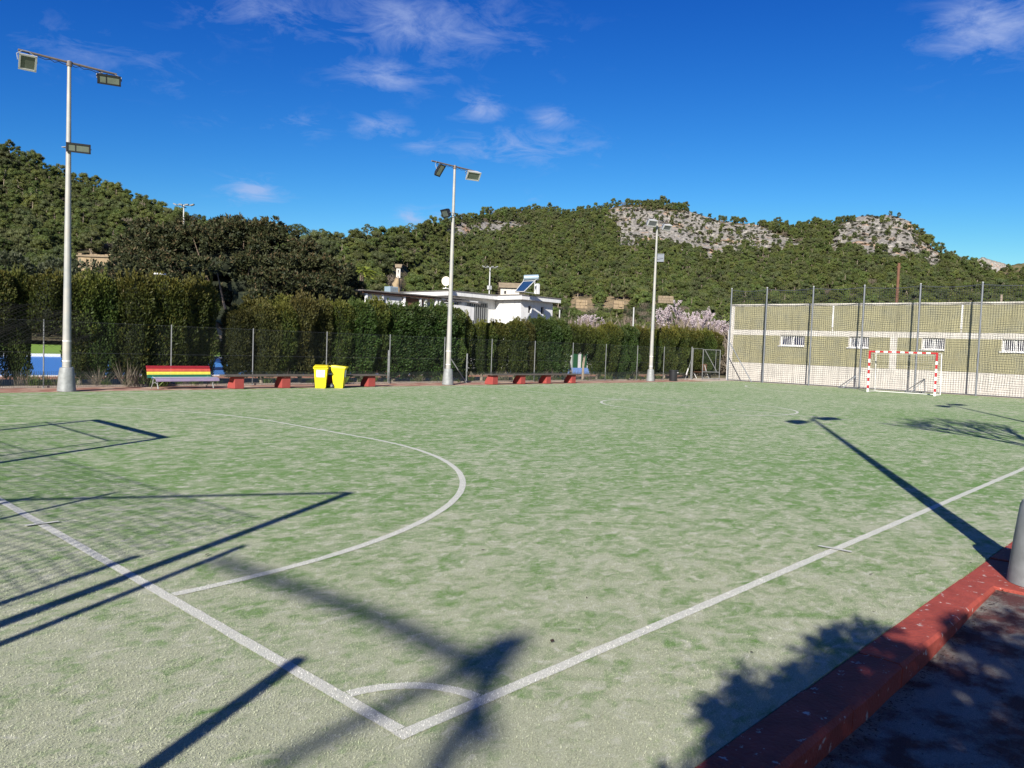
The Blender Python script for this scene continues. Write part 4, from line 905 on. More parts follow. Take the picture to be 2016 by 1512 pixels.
# satellite dish
b = at_depth(878, 554, 53); sdish = thing('satellite_dish', 'cream rust-stained satellite dish on the clubhouse roof', 'satellite dish', (b[0], b[1], Zr+.05))
q = MB(); hz = b[2]-Zr-.05; fd = -np.array([ray(878, 554)[0], ray(878, 554)[1], 0]); fd /= np.linalg.norm(fd); fd = fd*.96+np.array([0, 0, .28]); u_ = np.cross(fd, [0, 0, 1.]); u_ /= np.linalg.norm(u_); v_ = np.cross(u_, fd)
rings = [(0, .0), (.12, .006), (.22, .022), (.30, .045)]; vs = [np.array([0, 0, hz])]
for r_, dd in rings[1:]:
    for i in range(20): a = 2*PI*i/20; vs.append(np.array([0, 0, hz])+(u_*math.cos(a)+v_*math.sin(a)*1.15)*r_+fd*dd)
fs = [(0, 1+i, 1+(i+1) % 20) for i in range(20)]+[(1+k*20+i, 1+(k+1)*20+i, 1+(k+1)*20+(i+1) % 20, 1+k*20+(i+1) % 20) for k in range(2) for i in range(20)]
q.add(vs, fs); o = q.build('dish', M['dish'], sdish); sm = o.modifiers.new('thick', 'SOLIDIFY'); sm.thickness = .012
MB().bar((0, 0, 0), (0, 0, hz-.05), .03, n=6).box(-.14, .14, -.14, .14, 0, .05).build('mount', M['white'], sdish)
# solar water heater
bb_ = at_depth(1045, 583, 54.5); sh = thing('solar_water_heater', 'solar water heater with pale blue tank on the clubhouse roof', 'solar heater', (bb_[0], bb_[1], Zr+.05))
ux = rt; uy = np.array([-rt[1], rt[0], 0])
def lp(px, py, D=54.5): return at_depth(px, py, D)-np.array([bb_[0], bb_[1], Zr+.05])
t0 = lp(1032, 547); t1 = lp(1060, 546); MB().bar(t0, t1, .20, n=18).build('tank', M['tank'], sh, smooth=True)
dd = (t1-t0)/np.linalg.norm(t1-t0); MB().bar(t0-dd*.03, t0, .15, .20, n=18).bar(t1, t1+dd*.03, .20, .15, n=18).build('tank_end', M['tank'], sh)
c0 = lp(1014, 580, 53.6); c1 = lp(1031, 582, 53.6); c3 = lp(1030, 554, 54.3); c2 = lp(1053, 553, 54.3); c0[2] = max(c0[2], .03); c1[2] = max(c1[2], .03)
nrm = np.cross(c1-c0, c3-c0); nrm /= np.linalg.norm(nrm)
MB().add([c0, c1, c2, c3, c0-nrm*.08, c1-nrm*.08, c2-nrm*.08, c3-nrm*.08], [(0,1,2,3),(7,6,5,4),(0,4,5,1),(1,5,6,2),(2,6,7,3),(3,7,4,0)]).build('panel', M['panel'], sh)
q = MB()
for A_, B_ in ((c0, c1), (c1, c2), (c2, c3), (c3, c0)): q.bar(A_+nrm*.01, B_+nrm*.01, .028, n=4)
q.bar(c2, [c2[0], c2[1], 0], .03, n=5).bar(c3, [c3[0], c3[1], 0], .03, n=5).bar(t0, c3, .02, n=5).bar(t1, c2, .02, n=5)
q.bar([c2[0], c2[1], 0], c1, .02, n=5).bar([c2[0], c2[1], .9], [c3[0], c3[1], .2], .015, n=5); q.build('frame', M['alu'], sh)
b = lp(1058, 565, 54.9); MB().box(b[0]-.1, b[0]+.14, b[1]-.1, b[1]+.14, 0, b[2]+.25).build('side_cover', M['white'], sh)

# pergola terrace left of the clubhouse
pg = thing('pergola', 'terrace pergola with brown beams and white posts left of the clubhouse', 'pergola', (26.4, 36.2, 0))
MB().box(-.6, 5.0, -.1, -.0, 4.50, 4.60).build('roof_beam', M['brownwood'], pg)
MB().add([(-.7, -.2, 4.62), (8.0, -.2, 4.66), (8.0, 5.5, 4.72), (-.7, 5.5, 4.72), (-.7, -.2, 4.68), (8.0, -.2, 4.72), (8.0, 5.5, 4.80), (-.7, 5.5, 4.80)], [(0,3,2,1),(4,5,6,7),(0,1,5,4),(1,2,6,5),(2,3,7,6),(3,0,4,7)]).build('roof', M['roofgrey'], pg)
for x in (-.3, .9, 2.6, 3.9, 4.35, 5.25, 5.55):
    MB().box(x, x+.13, .0, .13, 0, 4.49).build('post', M['white'], pg)
for x0, x1 in ((-.2, .88), (1.05, 2.55)): MB().box(x0, x1, .15, .2, 3.2, 4.45).build('awning_screen', M['whitewall'], pg)
for i in range(7): MB().box(4.5, 8.0, .5+i*.6, .56+i*.6, 4.48, 4.60).build('slat', M['white'], pg)
for i in range(8):
    x = 5.7+i*.42; q = MB(); vs = []; 
    for k in range(7): a = PI*k/6; vs += [(x+.2-.2*math.cos(a), -.05, 4.60-.13*math.sin(a)), (x+.2-.2*math.cos(a), .0, 4.60-.13*math.sin(a))]
    top = [(x, -.05, 4.615), (x, 0, 4.615)]; q.add(vs, [(2*k, 2*k+2, 2*k+3, 2*k+1) for k in range(6)]+[tuple(range(0, 14, 2))]); q.build('awning_scallop', M['white'], pg)
MB().add([(5.5, -.12, 4.62), (9.2, -.12, 4.40), (9.2, 0, 4.40), (5.5, 0, 4.62), (5.5, -.12, 4.72), (9.2, -.12, 4.50), (9.2, 0, 4.50), (5.5, 0, 4.72)], [(0,3,2,1),(4,5,6,7),(0,1,5,4),(1,2,6,5),(2,3,7,6),(3,0,4,7)]).build('fascia', M['roofgrey'], pg)
MB().box(5.6, 8.8, .1, .15, 3.3, 4.25).build('awning_screen', M['whitewall'], pg)
MB().box(2.75, 4.3, .2, .26, 3.0, 4.45).build('blind', M['brownwood'], pg)
b = at_depth(770, 575, 52); ac = thing('air_cooler', 'pale blue grey air cooler box on the pergola roof', 'air cooler', (b[0], b[1], 4.78))
MB().box(-.34, .34, -.3, .3, 0, .50).build('housing', M['tank'], ac, bevel=.02); q = MB()
for i in range(5): q.box(-.28, .28, -.315, -.302, .08+i*.08, .12+i*.08)
q.build('grille', M['galv'], ac)

# far light masts
def far_mast(px, py, D, label, arms, r=.07, H=None, z0=0):
    b = at_depth(px, py, D); t = thing('sports_light_mast', label, 'light mast', (b[0], b[1], z0))
    h = b[2]-z0; MB().bar((0, 0, 0), (0, 0, h), r, r*.7, n=8).build('pole', M['alu'], t)
    q = MB().bar(-ux*arms/2+[0, 0, h], ux*arms/2+[0, 0, h], r*.5, n=6); q.bar(-uy*arms/3+[0, 0, h-.25], uy*arms/3+[0, 0, h-.25], r*.5, n=6); q.build('cross_arm', M['post'], t)
    for k in (-1, -.35, .35, 1):
        c = ux*arms/2*k+np.array([0, 0, h+.08]); MB().obox(c, ux*.9+np.array([0, 0, .3*k]), uy, np.array([0, 0, 1.]), arms*.11, arms*.09, arms*.035).build('lamp', M['post'], t)
    return t
t = far_mast(965, 527, 62, 'white light mast with several lamps behind the clubhouse roof', 1.05)
MB().box(-.16, .16, -.1, .1, 6.05, 6.35).build('control_box', M['alu'], t)
far_mast(362, 404, 120, 'distant sports light mast rising behind the big dark tree', 2.6, .14)

# ------------------------------------------------------------------ hills
SKY = [(-420, 205, 390), (-200, 225, 390), (0, 272, 385), (60, 297, 380), (133, 333, 375), (200, 352, 365), (270, 378, 350), (330, 402, 335), (380, 412, 315), (420, 430, 295), (470, 440, 270),
       (520, 446, 250), (600, 458, 240), (660, 462, 245), (700, 455, 260), (760, 450, 290), (800, 447, 330), (850, 435, 420), (900, 420, 510), (960, 410, 570), (1010, 406, 600),
       (1060, 405, 620), (1120, 410, 620), (1180, 401, 620), (1240, 390, 620), (1290, 390, 620), (1350, 400, 620), (1420, 424, 620), (1500, 430, 620), (1560, 437, 620), (1640, 428, 620),
       (1690, 414, 620), (1750, 420, 620), (1790, 430, 610), (1808, 452, 600), (1835, 473, 590), (1880, 496, 570), (1930, 516, 550), (1980, 545, 520), (2030, 575, 480), (2200, 630, 430), (2500, 680, 400)]
NC, NR = 1150, 190
azs, es, Rs = [], [], []
for px, py, r_ in SKY:
    d = ray(px, py); hd = math.hypot(d[0], d[1]); azs.append(math.atan2(d[1], d[0])); th = 4.6 if r_ > 450 else 4.4
    bare = 3.4 if 1695 < px < 1815 else 0
    es.append(d[2]/hd-(th-bare)/r_); Rs.append(r_)
azs, es, Rs = map(np.array, (azs[::-1], es[::-1], Rs[::-1]))
AZ = np.linspace(azs[0], azs[-1], NC); ESK = np.interp(AZ, azs, es); RR = np.interp(AZ, azs, Rs)
def nz_(x, y, z): return noise.noise(Vector((x, y, z)))
ESK = ESK+np.array([.0016*nz_(a*60, 0, 3)+.0012*nz_(a*170, 4, 3) for a in AZ])
T = np.linspace(0, 1, NR)
R0 = 96.0
def poly_in(px, py, poly):
    inside = np.zeros(px.shape, bool); n = len(poly)
    for i in range(n):
        x0, y0 = poly[i]; x1, y1 = poly[(i+1) % n]
        c = ((y0 > py) != (y1 > py)) & (px < (x1-x0)*(py-y0)/(y1-y0+1e-9)+x0); inside ^= c
    return inside
A2, T2 = np.meshgrid(AZ, T, indexing='ij')
E2 = -.013+(ESK[:, None]+.013)*T2
Rg = R0+(RR[:, None]-R0)*T2**.85
ca, sa = np.cos(A2), np.sin(A2)
X = CAM[0]+Rg*ca; Y = CAM[1]+Rg*sa; Z = CAM[2]+Rg*E2
PX = proj(np.stack([X, Y, Z], -1)); px_, py_ = PX[..., 0], PX[..., 1]
rock = np.zeros_like(X); relief = np.zeros_like(X); wob = np.zeros((NC, NR, 2))
for i in range(NC):
    for j in range(NR):
        x, y, z = X[i, j]*.02, Y[i, j]*.02, Z[i, j]*.05
        wob[i, j, 0] = nz_(x*2.2, y*2.2, z*2.2)*22+nz_(x*8, y*8, z*8)*12; wob[i, j, 1] = nz_(x*2.2+9, y*2.2, z*2.2)*11+nz_(x*9, y*9+5, z*9)*8
        relief[i, j] = nz_(x*1.2, y*1.2, 0)
wx, wy = px_+wob[..., 0], py_+wob[..., 1]
RA = [(1192, 420), (1215, 410), (1290, 411), (1340, 418), (1385, 424), (1420, 440), (1500, 444), (1585, 484), (1500, 506), (1440, 496), (1390, 520), (1370, 500), (1290, 488), (1225, 490)]
RB = [(1650, 443), (1690, 424), (1745, 406), (1806, 428), (1812, 468), (1834, 506), (1770, 518), (1730, 500), (1700, 522), (1680, 488), (1625, 496)]
RC = [(866, 466), (900, 440), (960, 434), (1040, 438), (1030, 452), (960, 470), (900, 482)]
RD = [(1812, 508), (1852, 498), (1862, 532), (1826, 542)]
RE = [(1400, 500), (1640, 505), (1640, 530), (1460, 530)]
for P_, w in ((RA, 1), (RB, 1), (RC, .6), (RD, .9)): rock = np.maximum(rock, poly_in(wx, wy, P_)*w)
rock = np.maximum(rock, (poly_in(px_, py_, RE) & (wob[..., 0] > 9))*.8)
rock = np.maximum(rock, ((wob[..., 1] > 9.5) & (px_ > 1000) & (T2 > .3))*.45)
earth = np.maximum(((py_+wob[..., 1]*1.3 > 565) & (px_ > 640) & (px_ < 1330) & (wob[..., 0] > -3))*.9, ((wob[..., 0] > 13) & (T2 < .3))*.8)
for i in range(NC):
    for j in range(NR):
        q = Rg[i, j]/600
        if rock[i, j] > .3:
            x, y, z = X[i, j]*.055, Y[i, j]*.055, Z[i, j]*.055
            f = 1-abs(nz_(x, y, z))*2; f2 = 1-abs(nz_(x*2.7, y*2.7, z*2.2))*2; f3 = nz_(x*7, y*7, z*5)
            Rg[i, j] -= (9*f+4.5*f2+2.0*f3)*q*rock[i, j]
        else: Rg[i, j] += relief[i, j]*10*q*math.sin(PI*min(1, T2[i, j]*1.02))
X = CAM[0]+Rg*ca; Y = CAM[1]+Rg*sa; Z = CAM[2]+Rg*E2
# the slope beyond the ridge
back = [(1.02, -.4), (1.12, -10), (1.35, -45), (1.8, -120)]
Xb = [CAM[0]+Rg[:, -1]*k*ca[:, -1] for k, _ in back]; Yb = [CAM[1]+Rg[:, -1]*k*sa[:, -1] for k, _ in back]; Zb = [Z[:, -1]+dz for _, dz in back]
XX = np.concatenate([X, np.stack(Xb, 1)], 1); YY = np.concatenate([Y, np.stack(Yb, 1)], 1); ZZ = np.concatenate([Z, np.stack(Zb, 1)], 1)
nr = NR+len(back); idx = np.arange(NC*nr).reshape(NC, nr)
Qd = np.stack([idx[:-1, :-1], idx[:-1, 1:], idx[1:, 1:], idx[1:, :-1]], -1).reshape(-1, 4)
pad = np.zeros((NC, len(back)))
mh = bpy.data.materials.new('hillside'); mh.use_nodes = True; t = mh.node_tree; t.nodes.clear()
o_ = N(t, 'ShaderNodeOutputMaterial'); p = N(t, 'ShaderNodeBsdfPrincipled', inp={'Roughness': .95, 'Specular IOR Level': .1}); gp = N(t, 'ShaderNodeNewGeometry').outputs['Position']
def hn(sc, det=5, rg=.6, dist=0):
    n = N(t, 'ShaderNodeTexNoise', inp={'Scale': sc, 'Detail': det, 'Roughness': rg, 'Distortion': dist}); t.links.new(gp, n.inputs['Vector']); return n.outputs[0]
def ramp(v, a, b, c0, c1):
    r_ = N(t, 'ShaderNodeMapRange', inp={'From Min': a, 'From Max': b}); t.links.new(v, r_.inputs[0]); m_ = N(t, 'ShaderNodeMix', data_type='RGBA'); t.links.new(r_.outputs[0], m_.inputs[0])
    for k, c in ((6, c0), (7, c1)):
        if isinstance(c, tuple): m_.inputs[k].default_value = (*c, 1)
        else: t.links.new(c, m_.inputs[k])
    return m_.outputs[2]
soilc = ramp(hn(.12), .4, .65, (.075, .070, .035), (.17, .13, .08))
vo = N(t, 'ShaderNodeTexVoronoi', feature='DISTANCE_TO_EDGE', inp={'Scale': .28}); 
vm = N(t, 'ShaderNodeMapping'); vm.inputs['Scale'].default_value = (1, 1, .45); dn_ = N(t, 'ShaderNodeTexNoise', inp={'Scale': .25, 'Detail': 4}); t.links.new(gp, dn_.inputs['Vector'])
va_ = N(t, 'ShaderNodeVectorMath', operation='MULTIPLY_ADD'); t.links.new(dn_.outputs['Color'], va_.inputs[0]); va_.inputs[1].default_value = (7, 7, 7); t.links.new(gp, va_.inputs[2]); t.links.new(va_.outputs[0], vm.inputs[0]); t.links.new(vm.outputs[0], vo.inputs['Vector'])
rockc = ramp(hn(.35, 6, .7), .38, .62, (.17, .16, .14), (.37, .345, .31))
rockc = ramp(hn(.075, 4, .6, .6), .57, .66, rockc, (.42, .26, .155))
rockc = ramp(vo.outputs['Distance'], .0, .10, (.13, .12, .105), rockc)
earthc = ramp(hn(.3), .4, .6, (.30, .22, .13), (.18, .15, .09))
a1_ = N(t, 'ShaderNodeAttribute', attribute_name='rock').outputs['Fac']; a2_ = N(t, 'ShaderNodeAttribute', attribute_name='earth').outputs['Fac']
cc = ramp(a2_, .3, .7, soilc, earthc); cc = ramp(a1_, .25, .6, cc, rockc); t.links.new(cc, p.inputs['Base Color'])
bp = N(t, 'ShaderNodeBump', inp={'Strength': .9, 'Distance': 1.6}); t.links.new(hn(.5, 6, .7), bp.inputs['Height']); t.links.new(bp.outputs[0], p.inputs['Normal']); t.links.new(p.outputs[0], o_.inputs[0])
hme = nmesh('hillside', np.stack([XX, YY, ZZ], -1).reshape(-1, 3), Qd, mh, {'rock': np.concatenate([rock, pad], 1).ravel(), 'earth': np.concatenate([earth, pad], 1).ravel()}, smooth=True)
tag(link('hills', hme), kind='structure')

# distant rocky hill and the darker hill at the right edge
def far_hill(name, prof, D, depth, m_, zsink=-6, rough=1.0):
    pts = [at_depth(px, py, D) for px, py in prof]; base = at_depth(prof[0][0], 0, D)
    n = 160; u = np.linspace(0, 1, n); pxs = np.interp(u, np.linspace(0, 1, len(prof)), [a for a, b in prof]); pys = np.interp(pxs, [a for a, b in prof], [b for a, b in prof])
    rows = 30; V = np.zeros((n, rows*2, 3)); att = np.zeros((n, rows*2))
    for i in range(n):
        d = ray(pxs[i], pys[i]+1.2*nz_(pxs[i]*.12, 1, D)+.8*nz_(pxs[i]*.5, 1, D)); top = CAM+d*D; hd = np.array([d[0], d[1], 0]); hd /= np.linalg.norm(hd)
        for j in range(rows*2):
            s_ = j/(rows-1) if j < rows else 1-(j-rows)/(rows-1); hgt = zsink+(top[2]-zsink)*s_**1.0
            off = (1-s_)*depth*(-1 if j < rows else 1)
            P_ = top*[1, 1, 0]+hd*off; k = nz_(P_[0]*.012*rough, P_[1]*.012*rough, hgt*.02*rough)*14+nz_(P_[0]*.05, P_[1]*.05, hgt*.08)*7
            P_ = P_+hd*k*(1 if 0 < s_ < 1 else 0); V[i, j] = (P_[0], P_[1], hgt)
            att[i, j] = 1
    k = rows*2; ix = np.arange(n*k).reshape(n, k); Q = np.stack([ix[:-1, :-1], ix[:-1, 1:], ix[1:, 1:], ix[1:, :-1]], -1).reshape(-1, 4)
    return V, nmesh(name, V.reshape(-1, 3), Q, m_, {'rock': att.ravel()*(1 if name == 'distant_crag' else .0), 'earth': att.ravel()*0}, smooth=True)
Vc1, me_ = far_hill('distant_crag', [(1850, 560), (1900, 530), (1921, 512), (1933, 506), (1950, 511), (1975, 518), (1990, 524), (2040, 545)], 1500, 260, mh)
tag(link('hills', me_), kind='structure')
Vc2, me_ = far_hill('distant_slope', [(1900, 585), (1950, 545), (1975, 526), (2000, 520), (2040, 514), (2120, 500), (2300, 480), (2600, 470)], 950, 250, mh)
tag(link('hills', me_), kind='structure')

# ------------------------------------------------------------------ trees of the hillside
def pine_mesh(name, seed, H=7.5, cr=3.2, ncl=11, per=330, m_=None, lsz=.28, low=.14, trunk=True):
    rng = np.random.default_rng(seed); parts = []; q = MB(); top = np.array([rng.normal(0, .5), rng.normal(0, .5), H*.86])
    base = np.array([0, 0, -1.0]); mid = np.array([rng.normal(0, .35), rng.normal(0, .35), H*.45])
    if trunk: q.bar(base, mid, .20, .14, n=6).bar(mid, top, .14, .05, n=6)
    P_, D_, va = [], [], []; nl = ncl
    for k in range(nl):
        f = (k+.5)/nl; zz = H*(low+.12+(.74-low)*f+rng.uniform(-.04, .04)); rr = cr*.80*math.sqrt(max(.03, 1-((f-.25)/.85)**2))*rng.uniform(.5, 1.1)*(k > 0 or 1); a = k*2.4+rng.normal(0, .5)
        c = np.array([rr*math.cos(a), rr*math.sin(a), zz]); r_ = cr*rng.uniform(.27, .42)*np.array([1, 1, .80])
        if trunk: s0 = mid+(top-mid)*max(0, f-.2); q.bar(s0, c-[0, 0, .4], .06, .025, n=4)
        n = per; d = rng.normal(size=(n, 3)); d /= np.linalg.norm(d, axis=1)[:, None]; d = d[(d[:, 2] > -.55)]; n = len(d)
        lump = np.array([noise.noise(Vector((x_*2.2+k*7, y_*2.2, z_*2.2+seed))) for x_, y_, z_ in d])
        P_.append(c+d*r_*(.92+.30*lump+.10*rng.random(n))[:, None]); D_.append(d*.8+rng.normal(0, .55, (n, 3))+[0, 0, .25]); va.append(np.clip(.35+.9*lump+.15*d[:, 2]+rng.normal(0, .1)+np.zeros(n), 0, 1))
        bv, bq = blob(c, r_*.80, rng, 9, 6, .10); parts.append((bv, bq, {'var': np.full(len(bv), .05)}, 0))  # solid core in the darkest green, added in each lobe for occlusion
    P_ = np.concatenate(P_); V, Q, at = leaves(P_, np.concatenate(D_), np.full(len(P_), lsz), np.full(len(P_), lsz*.55), rng, np.concatenate(va))
    parts.append((V, Q, at, 0))
    if trunk: tv, tq = mb_arrays(q); parts.append((tv, tq, None, 1))
    V, Q, at, mi = merge(parts); return nmesh(name, V, Q, [m_ or Mpine, M['palebark']], at, mi=mi)
Mpine2 = leaf_mat('grey_pine_needles', (.056, .070, .024), (.140, .156, .060), rand=.30, trans=.22, hue_rand=.02)
PINES = [pine_mesh('pine_tree', 100+i, H=RNG.uniform(6.2, 8.8), cr=RNG.uniform(2.4, 3.6), ncl=int(RNG.integers(7, 17)), m_=Mpine2 if i % 3 == 1 else Mpine) for i in range(9)]
def bush_mesh(name, seed, m_, r=1.7, h=1.9, ncl=9, per=80, lsz=.34):
    rng = np.random.default_rng(seed); P_, D_, va = [], [], []
    for k in range(ncl):
        a = rng.uniform(0, 2*PI); rr = r*rng.random()**.6*.7; c = np.array([rr*math.cos(a), rr*math.sin(a), h*rng.uniform(.25, .72)])
        d = rng.normal(size=(per, 3)); d[:, 2] = np.abs(d[:, 2])-.3*rng.random(per); d /= np.linalg.norm(d, axis=1)[:, None]
        P_.append(c+d*r*rng.uniform(.35, .55)*[1, 1, .8]); D_.append(d+rng.normal(0, .4, (per, 3))+[0, 0, .3]); va.append(np.full(per, rng.uniform(.1, .9)))
    V, Q, at = leaves(np.concatenate(P_), np.concatenate(D_), np.full(ncl*per, lsz), np.full(ncl*per, lsz*.5), rng, np.concatenate(va))
    return nmesh(name, V, Q, m_, at)
BUSH = [bush_mesh('bush', 200+i, Mshrub, r=RNG.uniform(1.5, 2.2), h=RNG.uniform(1.6, 2.6)) for i in range(4)]
def twig_mesh(name, seed, m_, r=1.6, h=2.6, n=420):
    rng = np.random.default_rng(seed); a = rng.uniform(0, 2*PI, n); rr = rng.random(n)**.5*r; P_ = np.stack([rr*np.cos(a), rr*np.sin(a), rng.random(n)**.8*h], 1)
    D_ = rng.normal(0, .5, (n, 3))+np.array([0, 0, .9]); V, Q, at = leaves(P_, D_, np.full(n, .9), np.full(n, .07), rng); return nmesh(name, V, Q, m_, at)
TWIG = [twig_mesh('bare_bush', 300+i, Mbrush) for i in range(3)]

rng = np.random.default_rng(5)
ncand = 90000; fi = rng.uniform(0, NC-1.01, ncand); fj = rng.uniform(0, 1, ncand)*(NR-1.01)
ii, jj = fi.astype(int), fj.astype(int); u_f, v_f = (fi-ii)[:, None], (fj-jj)[:, None]
G = np.stack([X, Y, Z], -1)
Pc = (G[ii, jj]*(1-u_f)*(1-v_f)+G[ii+1, jj]*u_f*(1-v_f)+G[ii, jj+1]*(1-u_f)*v_f+G[ii+1, jj+1]*u_f*v_f)
rk = rock[ii, jj]; ea = earth[ii, jj]; tt = fj/(NR-1); pp = proj(Pc); rd = np.hypot(Pc[:, 0]-CAM[0], Pc[:, 1]-CAM[1])
acc_p = (rd/620)**2*1.1; acc_p = np.where(rk > .5, acc_p*.26, np.where(rk > .3, acc_p*.6, acc_p)); ok = rng.random(ncand) < acc_p
grid = {}; items = []
HOUSES = [(150, 250, 500, 560), (775, 800, 522, 540), (980, 1025, 555, 580), (1128, 1162, 580, 602), (1200, 1232, 585, 601), (765, 790, 560, 575)]
for k in np.nonzero(ok)[0]:
    x, y, z = Pc[k]; low_ = tt[k] < .33 and 560 < pp[k, 0] < 1480
    if rk[k] > .5: kind = 'bush' if rng.random() < .75 else 'pine'; s_ = rng.uniform(.45, .8) if kind == 'bush' else rng.uniform(.35, .6)
    elif low_: kind = 'bush' if rng.random() < .62 else ('pine' if rng.random() < .6 else 'twig'); s_ = rng.uniform(.8, 1.35) if kind != 'pine' else rng.uniform(.5, .8)
    elif tt[k] < .22 and pp[k, 0] < 560: kind = 'bush' if rng.random() < .6 else 'pine'; s_ = rng.uniform(.9, 1.5) if kind == 'bush' else rng.uniform(.6, .85)
    else:
        u0 = rng.random(); kind = 'pine' if u0 < .86 else ('bush' if u0 < .95 else 'twig'); s_ = rng.uniform(.42, .72)+.42*rng.random()**2.5 if kind == 'pine' else rng.uniform(.7, 1.3)
    if ea[k] > .5 and low_ and rng.random() < .35: continue
    rad = (2.4*s_ if kind == 'pine' else 1.5*s_)*1.05
    sx, sy = pp[k]
    hgt = {'pine': 8, 'bush': 2.6, 'twig': 2.8}[kind]*s_
    ytop = sy-hgt/rd[k]*F; hw = 3*s_/rd[k]*F
    if any(a-hw < sx < b+hw and ytop < d_ and sy > c+6 and sy < d_+30 for a, b, c, d_ in HOUSES): continue
    c_ = (int(x//4), int(y//4)); bad = False
    for dx in (-1, 0, 1):
        for dy in (-1, 0, 1):
            for (x2, y2, r2) in grid.get((c_[0]+dx, c_[1]+dy), ()):
                if (x-x2)**2+(y-y2)**2 < ((rad+r2)*.64)**2: bad = True
    if bad: continue
    grid.setdefault(c_, []).append((x, y, rad)); items.append((kind, x, y, z, s_, rd[k], sx, sy))
# darker wood on the slope at the right edge, beyond the ridge
for k in range(600):
    i = rng.integers(0, 159); j = rng.integers(4, 29); x, y, z = Vc2[i, j]; sx, sy = proj([x, y, z]); items.append(('pine', x+rng.normal(0, 3), y+rng.normal(0, 3), z-1, rng.uniform(.8, 1.3), 950., sx, sy))
for k in range(110):
    i = rng.integers(0, 159); j = rng.integers(4, 24); x, y, z = Vc1[i, j]; items.append(('bush', x, y, z-.5, rng.uniform(1.2, 2.6), 1500., *proj([x, y, z])))
sizes = np.array([(it[4]*(8 if it[0] == 'pine' else 3))/it[5] if -40 < it[6] < 2056 else 0 for it in items])
own = {}
for kd in ('pine', 'bush', 'twig'):
    ids = [i for i in np.argsort(-sizes) if items[i][0] == kd and sizes[i] > 0 and not (kd != 'pine' and items[i][7] > 640)]
    own[kd] = set(ids[:{'pine': 290, 'bush': 290, 'twig': 60}[kd]])
LAB = {'pine': [('pine tree on the wooded hillside at the left', 450), ('pine tree on the slope behind the big dark tree', 700), ('pine tree on the slope above the pergola and clubhouse', 1100), ('pine tree at the foot of the long wooded ridge', 9999)],
       'bush': [('grey green bush low on the hillside left of the big dark tree', 450), ('grey green bush on the slope behind the big dark tree', 700), ('grey green bush on the slope above the clubhouse', 1100), ('grey green bush below the long wooded ridge', 9999)],
       'twig': [('bare twiggy bush low on the left hillside', 560), ('bare twiggy bush on the slope above the clubhouse', 1100), ('bare twiggy bush below the long wooded ridge', 9999)]}
KM = {'pine': PINES, 'bush': BUSH, 'twig': TWIG}; NM = {'pine': 'pine_tree', 'bush': 'bush', 'twig': 'bare_bush'}; CT = {'pine': 'pine tree', 'bush': 'bush', 'twig': 'bush'}
rest_ = {'pine': [], 'bush': [], 'twig': []}
for i, (kd, x, y, z, s_, rd_, sx, sy) in enumerate(items):
    if i in own[kd]:
        lab = next(l for l, lim in LAB[kd] if sx < lim)
        o = link(NM[kd], KM[kd][rng.integers(len(KM[kd]))], None, (x, y, z-.3), rng.uniform(0, 6.28), (s_, s_, s_*rng.uniform(.9, 1.1)))
        tag(o, lab, CT[kd], lab.replace('tree ', 'trees ').replace('bush ', 'bushes ', 1))
    else: rest_[kd].append((x, y, z-.3, s_))
def scatter(name, pts, protos, label, cat):
    me = bpy.data.meshes.new(name); me.from_pydata([p_[:3] for p_ in pts], [], [])
    a = me.attributes.new('scl', 'FLOAT', 'POINT'); a.data.foreach_set('value', [p_[3] for p_ in pts])
    a = me.attributes.new('rot', 'FLOAT', 'POINT'); a.data.foreach_set('value', rng.uniform(0, 6.28, len(pts)))
    a = me.attributes.new('pick', 'INT', 'POINT'); a.data.foreach_set('value', rng.integers(0, len(protos), len(pts)).astype(np.int32))
    cl = bpy.data.collections.new(name+'_kinds')
    for m_ in protos: cl.objects.link(bpy.data.objects.new(name+'_kind', m_))
    ng = bpy.data.node_groups.new(name, 'GeometryNodeTree'); ng.interface.new_socket('Geometry', in_out='INPUT', socket_type='NodeSocketGeometry'); ng.interface.new_socket('Geometry', in_out='OUTPUT', socket_type='NodeSocketGeometry')
    gi = ng.nodes.new('NodeGroupInput'); go = ng.nodes.new('NodeGroupOutput'); ci = ng.nodes.new('GeometryNodeCollectionInfo'); ci.inputs['Collection'].default_value = cl
    ci.inputs['Separate Children'].default_value = True; ci.inputs['Reset Children'].default_value = True
    ip = ng.nodes.new('GeometryNodeInstanceOnPoints'); ip.inputs['Pick Instance'].default_value = True
    def named(nm, dt): n_ = ng.nodes.new('GeometryNodeInputNamedAttribute'); n_.data_type = dt; n_.inputs['Name'].default_value = nm; return n_.outputs['Attribute']
    cx = ng.nodes.new('ShaderNodeCombineXYZ'); ng.links.new(named('rot', 'FLOAT'), cx.inputs[2])
    ng.links.new(gi.outputs[0], ip.inputs['Points']); ng.links.new(ci.outputs[0], ip.inputs['Instance']); ng.links.new(named('pick', 'INT'), ip.inputs['Instance Index'])
    ng.links.new(cx.outputs[0], ip.inputs['Rotation']); ng.links.new(named('scl', 'FLOAT'), ip.inputs['Scale']); ng.links.new(ip.outputs[0], go.inputs[0])
    o = link(name, me); md = o.modifiers.new('scatter', 'NODES'); md.node_group = ng; tag(o, label, cat, kind='stuff'); return o
if rest_['pine']: scatter('pine_forest', rest_['pine'], PINES, 'pine wood covering the far ridge below and above the grey cliffs', 'forest')
if rest_['bush']: scatter('scrub', rest_['bush'], BUSH, 'grey green scrub scattered over the far slopes and cliffs', 'scrub')
if rest_['twig']: scatter('bare_scrub', rest_['twig'], TWIG, 'bare brown scrub on the lower slopes', 'scrub')

def surf(px, py):
    """point of the hillside seen at this place"""
    d2 = (px_-px)**2+(py_-py)**2; k = np.unravel_index(np.argmin(d2), d2.shape); return G[k]
